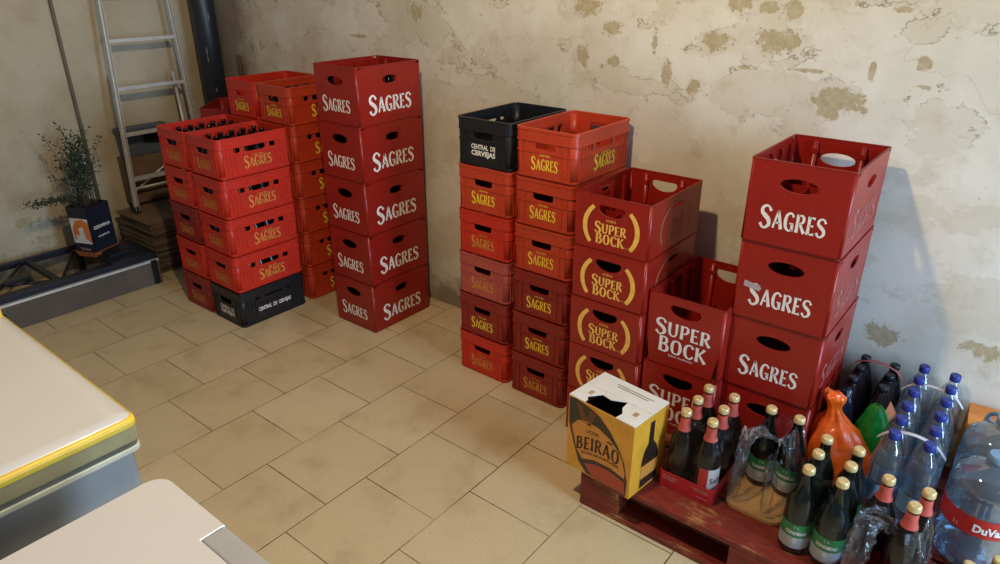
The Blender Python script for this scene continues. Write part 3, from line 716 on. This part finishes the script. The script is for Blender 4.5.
film('shrink_wrap', 'torn clear film around the three red-foil bottles by the water jug', .735, -3.0, .24, .20, [(.155, 0, 0, 0), (.22, .002, 0, 0), (.28, .006, 0, 0), (.34, .02, .01, 0), (.375, .04, .01, -.01)], .006,
     gap=lambda p: p.x < .70 and -3.02 < p.y < -2.93 and p.z > .24, seed=12, mat=FILM2)
def crumple(name, label, pts, r, seed):
    rnd = random.Random(seed); m = MB(); q = cr([tuple(p) for p in pts], 6); rows = []
    for k, p in enumerate(q):
        f = k/(len(q)-1); row = []
        rr = r[0]+(r[1]-r[0])*f
        for j in range(17):
            a = 2*PI*j/16*.8; w_ = rr*(1+.45*math.sin(j*2.3+k*.7)*rnd.uniform(.3, 1))
            row.append((p[0]+w_*math.cos(a), p[1]+w_*math.sin(a), p[2]+.3*rr*math.sin(j*1.7+k)))
        rows.append(row)
    m.grid(rows, False, True)
    return tag(m.build(name, FILM2), label, 'plastic wrap')
crumple('film_scrap', 'crumpled knot of clear film at the torn corner of the two-bottle pack', [(.755, -2.555, .17), (.765, -2.56, .27), (.80, -2.553, .35), (.83, -2.575, .39), (.86, -2.60, .37)], (.012, .024), 4)
crumple('film_scrap', 'twisted strand of clear film hanging down before the two bottles', [(.80, -2.65, .345), (.765, -2.655, .28), (.745, -2.66, .21), (.75, -2.66, .17)], (.02, .012), 6)
crumple('film_scrap', 'bunched clear film over the torn wrap near the front edge of the pallet', [(.655, -2.93, .16), (.65, -2.935, .25), (.67, -2.94, .33), (.70, -2.95, .36), (.71, -2.985, .34)], (.022, .034), 8)

# water bottles, two six-packs
wp = None
def water(label, group, x, y):
    global wp
    if wp is None:
        t = thing('water_bottle', label, 'bottle', (x, y, .151), 0, group)
        m = MB(); pr = [(.030, 0), (.043, .010)]
        for k in range(9): z = .03+.017*k; pr += [(.044, z), (.0415, z+.0085)]
        pr += [(.044, .19), (.044, .215), (.040, .245), (.028, .278), (.0155, .300), (.0135, .312)]
        m.lathe(pr, 20); m.build('body', CLEARPET, t)
        m = MB(); m.lathe([(.0155, .308), (.0165, .310), (.0165, .328), (.0145, .331)], 16); m.build('cap', BLUECAP, t)
        cyl_patch('label', plain('label_blue', (120, 160, 190), .4), .0446, .10, .16, FACE-1.5, FACE+1.5, t)
        wp = t; return
    dup(wp, (x, y, .151), random.uniform(-.4, .4), label, group)
for pk, (xs, nm) in enumerate((((.948, 1.040, 1.132), 'near'), ((1.232, 1.324, 1.416), 'rear'))):
    for j, y in enumerate((-2.925, -3.016)):
        for i, x in enumerate(xs):
            water('blue-capped clear water bottle, %s row, %s column of the %s water pack' % (col3[i], ('left', 'right')[j], nm), 'bottles of the %s water pack' % nm, min(x, 1.418), y)
WSTRAP = plain('carry_strap', (206, 200, 204), .45)
for cx, nm, sd in ((1.04, 'near', 21), (1.324, 'rear', 22)):
    film('shrink_wrap', 'clear shrink film around the %s water bottle pack' % nm, cx, -2.9705, .272, .184, [(.152, 0, 0, 0), (.25, 0, 0, 0), (.35, .0, 0, 0), (.40, .012, 0, 0), (.435, .03, 0, 0), (.452, .05, 0, 0)], .002, seed=sd)
    m = MB(); q = [(-.092, .415), (-.060, .448), (0, .462), (.060, .448), (.092, .415)]; q = cr(q, 5); x = cx-.046 if nm == 'near' else cx
    m.grid([[(x-.006, -2.9705+a, b) for a, b in q], [(x+.008, -2.9705+a, b+.001) for a, b in q]], False, True)
    o = tag(m.build('carry_strap', WSTRAP), 'white carrying strap across the %s water pack' % nm, 'strap'); so = o.modifiers.new('thick', 'SOLIDIFY'); so.thickness = .0012

# big water jugs
JUG = clearish('jug_plastic', (.42, .60, .74), .10, .07, .8); JCAP = plain('jug_cap', (120, 150, 176), .3)
def jug(label, x, y, turn, lab=True, label_mat=LRED):
    t = thing('water_jug', label, 'jug', (x, y, .151), turn)
    m = MB(); pr = [(.075, 0), (.092, .012), (.094, .06)]
    for k in range(3): z = .065+.022*k; pr += [(.094, z), (.089, z+.011)]
    pr += [(.094, .135), (.094, .190)]
    for k in range(3): z = .196+.020*k; pr += [(.089, z), (.0945, z+.010)]
    pr += [(.092, .262), (.084, .285), (.062, .305), (.030, .318), (.023, .322), (.023, .338)]
    m.lathe(pr, 32); m.build('body', JUG, t)
    m = MB(); m.lathe([(.025, .330), (.027, .332), (.027, .350), (.024, .353)], 20); m.build('cap', JCAP, t)
    m = MB(); a = [(-.075, 0, .288), (-.062, 0, .325), (-.03, 0, .345)]; m.tube(cr([(.088, 0, .270), (.075, 0, .315), (.045, 0, .338), (.026, 0, .330)], 5), .007, 8); m.build('handle', JCAP, t)
    if lab:
        lb = cyl_patch('label', label_mat, .0955, .133, .192, -PI, PI, t)
        F = lambda u, v: (.0965*math.cos(FACE+.12+u/.0955), .0965*math.sin(FACE+.12+u/.0955), v)
        m = MB(); bfont(m, 'DuVale', .085, .026, .01, .160, F, .04); m.build('brand_lettering', INK_W, lb)
        m = MB(); bfont(m, '5 L', .016, .010, -.075, .150, F, .0); m.build('small_lettering', INK_W, lb)
    return t
jug('large clear water jug with a red label at the right front of the pallet', .975, -3.175, 0)
jug('large clear water jug without red label, behind the red-labelled jug', 1.185, -3.175, .6, False)
for x, y, nm in ((.700, -3.178, 'left'), (.765, -3.235, 'right')):
    t = thing('small_bottle', 'small olive glass bottle, %s of two in front of the water jug' % nm, 'bottle', (x, y, .150))
    m = MB(); m.lathe([(.028, 0), (.031, .006), (.031, .095), (.024, .12), (.013, .15), (.012, .17)], 16); m.build('glass', plain('olive_glass', (60, 62, 30), .1), t)
    m = MB(); m.lathe([(.0135, .166), (.014, .18), (.011, .183)], 14); m.build('cap', GOLD, t)

# cola pack by the wall, with dark caps
cp = None
for j, y in enumerate((-2.745, -2.838)):
    for i, x in enumerate((1.245, 1.335, 1.42)):
        lab = 'dark soda bottle, %s row, %s column of the pack against the wall' % (col3[i], ('left', 'right')[j])
        if cp is None:
            cp = thing('soda_bottle', lab, 'bottle', (x, y, .151), 0, 'soda bottles against the wall')
            m = MB(); m.lathe([(.032, 0), (.042, .012), (.0425, .16), (.038, .20), (.026, .245), (.0135, .275), (.0125, .285)], 20); m.build('body', COLA, cp)
            m = MB(); m.lathe([(.0155, .280), (.016, .300), (.014, .302)], 16); m.build('cap', BLACKCAP, cp)
        else: dup(cp, (x, y, .151), 0, lab, 'soda bottles against the wall')
film('shrink_wrap', 'cloudy clear film around the dark soda pack against the wall', 1.333, -2.79, .262, .186, [(.152, 0, 0, 0), (.25, 0, 0, 0), (.34, .0, 0, 0), (.40, .02, 0, 0), (.43, .04, 0, 0)], .003, seed=31)
m = MB(); q = cr([(-.09, .40), (-.06, .437), (0, .450), (.06, .437), (.09, .40)], 5)
m.grid([[(1.395, -2.79+a, b) for a, b in q], [(1.411, -2.79+a, b+.001) for a, b in q]], False, True)
o = tag(m.build('carry_strap', plain('strap_red', (170, 90, 84), .5)), 'pinkish red carrying strap across the dark soda pack', 'strap'); o.modifiers.new('thick', 'SOLIDIFY').thickness = .0012
m = MB(); m.lathe([(.02, 0), (.036, .012), (.042, .045), (.036, .078), (.018, .094)], 20); 
# plastic bags
def bagmat(name, rgb):
    t = NT(name); n = t.noise(t.coord(), 26, 4); t.link(t.mix(t.ramp(n, .3, .7), srgb(*rgb), tuple(c*.75 for c in srgb(*rgb)[:3])+(1,)), t.b.inputs['Base Color'])
    t.b.inputs['Roughness'].default_value = .22; t.b.inputs['Subsurface Weight'].default_value = .15; t.b.inputs['Subsurface Radius'].default_value = (.02, .01, .01)
    t.bump(t.noise(t.coord(), 14, 3), .6, .02); return t.m
from mathutils import noise as mn
def bag(name, label, mat, loc, R, H, seed, twist=True, sx=1.0, sy=1.0, lean=(0, 0)):
    prof = [(.45, 0), (.85, .03), (1.0, .12), (1.04, .22), (1.04, .32), (.98, .42), (.9, .50), (.76, .58), (.58, .65), (.40, .71)]
    if twist: prof += [(.28, .76), (.21, .82), (.22, .87), (.30, .92), (.36, .97), (.26, 1.0)]
    else: prof += [(.15, .74)]
    m = MB(); rows = []; n = 56
    for r_, z in prof:
        row = []
        for k in range(n):
            a = 2*PI*k/n; c = Vector((math.cos(a), math.sin(a), z*2.2)); w_ = 1+.26*mn.fractal(c*1.7+Vector((seed*3.1, 0, 0)), 1.0, 2.1, 3)+.10*(abs(math.sin(a*4.5+seed+z*3))-.5)
            row.append((loc[0]+sx*R*r_*w_*math.cos(a)+lean[0]*z, loc[1]+sy*R*r_*w_*math.sin(a)+lean[1]*z, loc[2]+H*z*(1+(.05*mn.noise(c*3) if z > .1 else 0))))
        rows.append(row)
    m.grid(rows, True, True, True, True); return tag(m.build(name, mat), label, 'bag')
bag('plastic_bag', 'full orange plastic bag with a twisted neck, behind the green six-pack', bagmat('bag_orange', (244, 104, 26)), (1.080, -2.792, .150), .090, .315, 2, True, .9, 1.08, (0, .068))
m = MB()
bag('plastic_bag', 'green plastic bag squeezed behind the orange bag', bagmat('bag_green', (22, 128, 44)), (1.172, -2.842, .150), .048, .36, 5, False, .8, 1.1)
m = MB(); R3 = Matrix.Translation((1.19, -2.775, .46)) @ Matrix.Rotation(.5, 4, 'X')
bag('plastic_bag', 'dark blue plastic bag wedged between the orange bag and the soda pack', bagmat('bag_navy', (24, 28, 50)), (1.172, -2.742, .150), .042, .40, 9, False)
m = MB(); m.quad((1.20, -2.872, .43), (1.17, -2.90, .405), (1.155, -2.872, .345), (1.17, -2.86, .36)); o = tag(m.build('glare_piece', plain('glare_pink', (222, 168, 148), .6)), 'small pale pink painted glare beside the near water pack', 'glare'); o.modifiers.new('thick', 'SOLIDIFY').thickness = .001  # pale quad painting a glare beside the water pack
# brown carton at the wall
bx = thing('cardboard_box', 'orange brown cardboard box against the wall behind the water jugs', 'box', (1.375, -3.165, .150), .08)
m = MB(); m.box(-.075, -.085, 0, .075, .085, .235); m.build('carton_body', plain('orange_board', (196, 118, 48), .6, var=.15), bx, bevel=.002)
m = MB(); m.box(-.074, -.0855, .2355, .0, .0855, .2365); m.build('lid_flap', plain('orange_board_flap', (206, 130, 58), .6), bx)
m = MB(); m.box(-.078, -.09, .12, -.0755, .09, .14); m.build('tape_band', plain('tape_brown', (120, 70, 30), .4), bx)

# ------------------------------------------------------------------ chest freezers
FWHITE = plain('freezer_white', (214, 209, 203), .22, var=.02, scale=4, coat=.4); YTRIM = plain('yellowed_trim', (236, 196, 56), .4, var=.1); CREAM = plain('lid_side', (164, 148, 104), .45, var=.06)
FBODY = plain('freezer_body', (148, 146, 142), .4, var=.03); GASK = plain('gasket', (40, 36, 32), .7); GREYP = plain('grey_hinge_strip', (166, 164, 162), .45, var=.04)
f1 = thing('chest_freezer', 'large chest freezer with yellowed lid edge at the left side of the picture', 'freezer', (-1.05, -1.315, 0))
def prism(m, L, W, r, z0, z1, d=0, n=6): m.grid([[(x, y, z) for x, y, _ in rrect(L-2*d, W-2*d, r, 0, n)] for z in (z0, z1)], True, False, True, True)
L1, W1 = .896, .77
m = MB(); prism(m, L1-.03, W1-.02, .02, .03, .772); m.build('body', FBODY, f1, bevel=.003)
m = MB(); prism(m, L1-.004, W1-.000, .02, .772, .786); m.build('body_rim', plain('cream_rim', (214, 206, 176), .45), f1, bevel=.003)
m = MB(); prism(m, L1-.04, W1-.04, .02, .786, .797); m.build('gasket', GASK, f1)
m = MB(); prism(m, L1, W1, .022, .797, .838); m.build('lid_side', CREAM, f1, bevel=.004)
m = MB()
o_ = rrect(L1, W1, .022, 0, 6)
rows = [[(x*a, y*b, z) for x, y, _ in o_] for a, b, z in ((1.001, 1.002, .834), (1.002, 1.004, .843), (1.0, 1.0, .849), (.993, .970, .8505))]
m.grid(rows, True, True); m.build('lid_trim', YTRIM, f1)
m = MB(); rows = [[(x*a, y*b, z) for x, y, _ in o_] for a, b, z in ((.993, .970, .8495), (.990, .966, .8515), (.9, .88, .853))]
m.grid(rows, True, True, False, True); m.build('lid_panel', FWHITE, f1)
m = MB(); m.box(.36, -.0, 0, .425, .0, 0)
m = MB(); prism(m, .085, .07, .012, .80, .885); m.build('hinge_cover', plain('hinge_yellow', (226, 200, 90), .4), f1, loc=(.405, .400, 0), bevel=.004)
for sx in (-.4, .4):
    for sy in (-.33, .33): m = MB(); m.lathe([(.022, 0), (.022, .031)], 14, (sx, sy, 0)); m.build('foot', GASK, f1)
f2 = thing('chest_freezer', 'chest freezer with rounded white lid and grey hinge strip, nearest the camera', 'freezer', (-.985, -2.32, 0))
L2, W2 = .650, .77
m = MB(); prism(m, L2-.05, W2-.03, .025, .03, .79); m.build('body', FBODY, f2, bevel=.003)
m = MB(); prism(m, L2-.06, W2-.05, .025, .79, .80); m.build('gasket', GASK, f2)
def lidout(d):
    R_ = .035; X, Y, Xl = .325-d, .405-d, -.325+d; P = []
    for cx, cy, a0 in ((X-R_, Y-R_, 0), (Xl+R_, Y-R_, 90), (Xl+R_, -Y+R_, 180)):
        P += [(cx+R_*math.cos(math.radians(a0+90*k/8)), cy+R_*math.sin(math.radians(a0+90*k/8))) for k in range(9)]
    return P+[(.281-d, -Y), (.281-d, .192+d), (X, .192+d)]
m = MB(); m.grid([[(x, y, z) for x, y in lidout(d)] for d, z in ((.004, .801), (0, .806), (0, .8475), (.0008, .8495), (.002, .850))], True, False, True, True); m.build('lid_panel', FWHITE, f2)
m = MB(); m.box(.2815, -.40, .802, .3238, .1915, .8492); m.build('hinge_strip', GREYP, f2, bevel=.003)
for sx in (-.26, .26):
    for sy in (-.33, .33): m = MB(); m.lathe([(.022, 0), (.022, .031)], 14, (sx, sy, 0)); m.build('foot', GASK, f2)

# ------------------------------------------------------------------ downpipe, cable, stub
DPIPE = plain('dark_blue_pipe', (40, 43, 52), .4, var=.2, scale=8)
dp = thing('downpipe', 'thick dark blue-grey pipe running down the corner of the room', 'pipe', (1.396, 1.285, 0))
m = MB(); m.lathe([(.070, .0), (.070, 2.75)], 24); m.build('pipe_tube', DPIPE, dp)
m = MB(); m.lathe([(.071, .86), (.076, .865), (.076, .90), (.071, .905)], 24, cap0=False, cap1=False); m.build('pipe_collar', DPIPE, dp)
for k in range(9):
    m = MB(); a = -2.0+.35*math.sin(k*2.1)+(1.6 if k % 2 else 0); z = 1.0+.11*k; h = .006+.008*(k % 3)
    m.grid([[(.0708*math.cos(a+d*(.6+.4*math.sin(j*2+k))), .0708*math.sin(a+d*(.6+.4*math.sin(j*2+k))), z+h*(j-2)) for d in (-.06, 0, .07)] for j in range(5)], False, True); m.build('plaster_splash', plain('splash', (128, 122, 120), .8), dp)
m = MB(); m.tube([(.613, 1.484, .30), (.612, 1.484, 1.2), (.617, 1.484, 2.7)], .010, 8)
tag(m.build('wall_cable', plain('cable_grey', (112, 100, 82), .6)), 'thin grey cable running down the left wall beside the ladder', 'cable')
m = MB(); m.tube([(1.452, 1.048, 1.02), (1.452, 1.05, 1.215)], .013, 10)
tag(m.build('pipe_stub', plain('rust_brown', (84, 62, 40), .7)), 'short brown pipe stub on the wall behind the rear crates', 'pipe')

# ------------------------------------------------------------------ ladder
ALU = plain('aluminium', (214, 210, 200), .42, metal=.35, var=.1, scale=30)
lad = thing('step_ladder', 'aluminium step ladder leaning against the left wall behind the crates', 'ladder', (.93, 1.25, .342))
def LP(u, s_, off=0):     # s_ 0..1 up the ladder, u -1 left / +1 right
    z = s_*1.85+.004; y = .19*s_+off; cx_ = .035+.085*s_; hw = .245-.070*s_
    return Vector((cx_+u*hw, y, z))
for u in (-1, 1):
    m = MB(); a, b = LP(u, 0), LP(u, 1); d = (b-a).normalized(); sd = Vector((1, 0, 0)); nn = d.cross(sd).normalized()
    for lo, hi, w0, w1 in ((-.011, .011, -.004, 0), (-.011, -.008, 0, .026), (.008, .011, 0, .026)):
        P = [a+sd*x_+nn*(-y_) for x_, y_ in ((lo, w0), (hi, w0), (hi, w1), (lo, w1))]; Q = [b+sd*x_+nn*(-y_) for x_, y_ in ((lo, w0), (hi, w0), (hi, w1), (lo, w1))]
        m.grid([P, Q], True, False, True, True)
    m.build('rail', ALU, lad)
    m = MB(); m.box(a.x-.016, a.y-.02, 0.001, a.x+.016, a.y+.035, .03); m.build('rubber_foot', BLACKCAP, lad)
for k in range(7):
    s_ = (.195+.265*k)/1.85; a, b = LP(-1, s_), LP(1, s_)
    m = MB(); m.box(a.x+.010, a.y-.006, a.z-.012, b.x-.010, a.y+.045, a.z-.004); m.box(a.x+.010, a.y-.008, a.z-.018, b.x-.010, a.y-.004, a.z+.002)
    m.build('tread', ALU, lad)
for u in (-1, 1):     # folded rear frame
    m = MB(); a = LP(u*.86, .02, .075); b = LP(u*.84, .42, .055); m.tube([a, b], .010, 8); m.build('rear_leg', ALU, lad)
for s_ in (.06,): m = MB(); m.tube([LP(-.86, s_, .075-.045*s_), LP(.86, s_, .075-.045*s_)], .008, 8); m.build('rear_brace', ALU, lad)
m = MB(); m.tube([LP(-.85, .05, .072), LP(.84, .17, .066)], .006, 8); m.build('diagonal_brace', ALU, lad)

# ------------------------------------------------------------------ boards under the ladder
BD = [plain('board_brown', (116, 92, 66), .75, var=.2), plain('board_grey', (104, 96, 84), .75, var=.2), plain('board_dark', (76, 60, 46), .8, var=.2)]
rnd = random.Random(4); z = 0.0; k = 0; bp0 = None
while z < .325:
    m = MB(); h = .011; m.box(-.225+rnd.uniform(-.01, .01), -.20, 0, .225, .20, h)
    o = m.build('board_panel', BD[rnd.choice((0, 0, 1, 1, 2))], loc=(.895+rnd.uniform(-.01, .01), 1.20+rnd.uniform(-.012, .012), z+.001), rotz=rnd.uniform(-.03, .03))
    z += h+.0022; k += 1; tag(o, 'thin weathered board, %s the pile beneath the ladder' % ('lowest of' if k == 1 else 'topmost of' if z >= .325 else 'within'), 'board', 'boards piled under the ladder')
GB = plain('blue_grey_plastic', (84, 94, 104), .5, var=.1)
cb = thing('plastic_bin', 'blue-grey plastic bin with a dark slot, on a brown carton behind the ladder', 'bin', (.935, 1.445, .640))
m = MB(); m.grid([[(x*a, y*b, z) for x, y, _ in rrect(.30, .075, .015, 0)] for a, b, z in ((.94, .9, 0), (1, 1, .155), (1.05, 1.1, .16), (1.05, 1.1, .172))], True, False, True, True); m.build('bin_body', GB, cb)
m = MB(); m.box(-.02, -.044, .07, .12, -.036, .125, Matrix.Rotation(.12, 4, 'Y')); m.build('dark_slot', BLACKCAP, cb)

bx2 = thing('cardboard_box', 'dusty brown carton standing upright on the board pile behind the ladder', 'box', (.945, 1.445, .342))
m = MB(); m.box(-.17, -.045, 0, .17, .045, .292); m.build('carton_body', BD[0], bx2, bevel=.003)
m = MB(); m.box(-.17, -.046, .2925, .17, -.004, .295); m.build('lid_flap', BD[1], bx2)
m = MB(); m.box(-.17, .004, .2925, .17, .046, .295); m.build('lid_flap', BD[1], bx2)

# ------------------------------------------------------------------ low bed-base frame with the plant
BLKM = plain('black_steel', (30, 32, 38), .45, metal=.3); APR = plain('grey_side_board', (92, 80, 66), .6, var=.2, scale=6)
bf = thing('bed_frame', 'low black steel frame with grey side board standing along the left wall', 'frame', (-.9, .885, 0))
Lb = 1.53
m = MB(); m.box(0, .0, 0.001, Lb, .012, .140); m.build('side_board', APR, bf)
m = MB(); m.box(-.002, -.004, .140, Lb, .016, .152); m.build('aluminium_edge', ALU, bf)
m = MB(); m.box(0, .014, .150, Lb, .075, .185); m.build('front_rail', BLKM, bf, bevel=.003)
m = MB(); m.box(0, .50, .150, Lb-.2, .53, .185); m.build('rear_rail', BLKM, bf, bevel=.003)
for x in (.05, .62, 1.0, 1.28): m = MB(); m.box(x, .075, .152, x+.03, .50, .178); m.build('cross_bar', BLKM, bf, bevel=.002)
for a, b in (((.70, .09), (.98, .49)), ((.98, .10), (.66, .36)), ((1.06, .12), (1.26, .48))): m = MB(); m.tube([(*a, .168), (*b, .168)], .009, 8); m.build('diagonal_bar', BLKM, bf)
m = MB(); m.lathe([(.002, 0), (.065, .0), (.065, .012), (.002, .014)], 24, (.86, .20, .178)); m.build('round_plate', BLKM, bf)
for x, y in ((.02, .02), (Lb-.05, .0), (.02, .49), (Lb-.26, .49)): m = MB(); m.box(x, y-.004 if y < .1 else y, 0, x+.035, y+.03, .150); m.build('leg', BLKM, bf)
m = MB(); m.box(.70, -.006, .075, .72, -.0005, .10); m.build('bolt_plate', BLKM, bf)
m = MB(); m.box(Lb-.25, .015, .186, Lb-.02, .33, .20); m.box(Lb-.22, .1, .20, Lb-.08, .26, .215); m.build('dark_panel', BLKM, bf)

OT = plain('terracotta', (176, 96, 44), .6)
pt = thing('plant_tray', 'orange brown tray under the black plant carton', 'tray', (.425, 1.175, .186), .42)
m = MB(); m.grid([[(x*a, y*a, z) for x, y, _ in rrect(.19, .155, .012, 0)] for a, z in ((.86, 0), (1, .034), (.97, .034), (.86, .006))], True, False, True, True); m.build('tray_shell', OT, pt)
PB = thing('plant_carton', 'black printed carton used as a planter with a wispy shrub, on the steel frame', 'plant', (.425, 1.175, .193), .42)
m = MB(); hx, hy, hh = .082, .070, .290
for x0, y0, x1, y1 in ((-hx, -hy, -hx+.003, hy), (hx-.003, -hy, hx, hy), (-hx, -hy, hx, -hy+.003), (-hx, hy-.003, hx, hy)): m.box(x0, y0, 0, x1, y1, hh)
m.box(-hx, -hy, 0, hx, hy, .004); m.build('carton_body', plain('carton_black', (28, 32, 44), .45), PB)
m = MB(); m.box(-hx+.004, -hy+.004, .005, hx-.004, hy-.004, .262); m.build('soil', plain('soil', (40, 30, 22), .9), PB)
G1 = lambda u, v: (-hx-.0008, -u, v)
pc = poly('picture_panel', LWHITE, G1, [(-.065, .075), (.058, .075), (.058, .225), (-.065, .225)], PB)
poly('picture_shape', plain('picture_orange', (214, 116, 46), .5), lambda u, v: (-hx-.0014, -u*1.2, .075+(v-.075)*1.2), [(-.045, .08), (-.03, .12), (-.01, .115), (-.015, .15), (.012, .16), (.02, .10), (.048, .08), (.048, .18), (.02, .197), (-.02, .19), (-.046, .15)], PB)
G2 = lambda u, v: (u, -hy-.0008, v)
m = MB(); bfont(m, 'GERMINA', .125, .020, 0, .165, G2, .02); m.build('brand_lettering', INK_W, PB)
m = MB(); bfont(m, '****', .085, .020, 0, .105, G2, .05); m.build('star_row', INK_W, PB)
m = MB(); bfont(m, 'TERRA', .070, .014, 0, .040, G1, .01); m.build('small_lettering', INK_P, PB)
rnd = random.Random(11); ms = MB(); ml = MB()
for k in range(52):
    a = rnd.uniform(0, 6.28); sp = rnd.uniform(.02, .15); h = rnd.uniform(.18, .47)
    if k < 6: sp = rnd.uniform(.20, .27); h = rnd.uniform(.03, .10); a = PI-.6+rnd.uniform(-.25, .3)
    b = Vector((rnd.uniform(-.05, .05), rnd.uniform(-.04, .04), .262)); e = b+Vector((math.cos(a)*sp, math.sin(a)*sp, h)); c = b+Vector((math.cos(a)*sp*.3, math.sin(a)*sp*.3, h*.6+.03))
    q = cr([tuple(b), tuple(c), tuple(e)], 6); ms.tube(q, .0014, 5)
    for p in q[3:]:
        for _ in range(3 if k >= 6 else 6):
            d = Vector((rnd.uniform(-1, 1), rnd.uniform(-1, 1), rnd.uniform(-.4, 1))).normalized(); o1 = Vector(p)+d*rnd.uniform(.002, .016); s_ = d.cross(Vector((rnd.random(), rnd.random(), 1))).normalized()*.0065; l = d*.020
            ml.quad(o1, o1+l*.5+s_, o1+l, o1+l*.5-s_)
ms.build('stems', plain('stem', (74, 62, 40), .8), PB); ml.build('foliage', plain('leaf_dark', (68, 82, 58), .7, var=.3), PB)
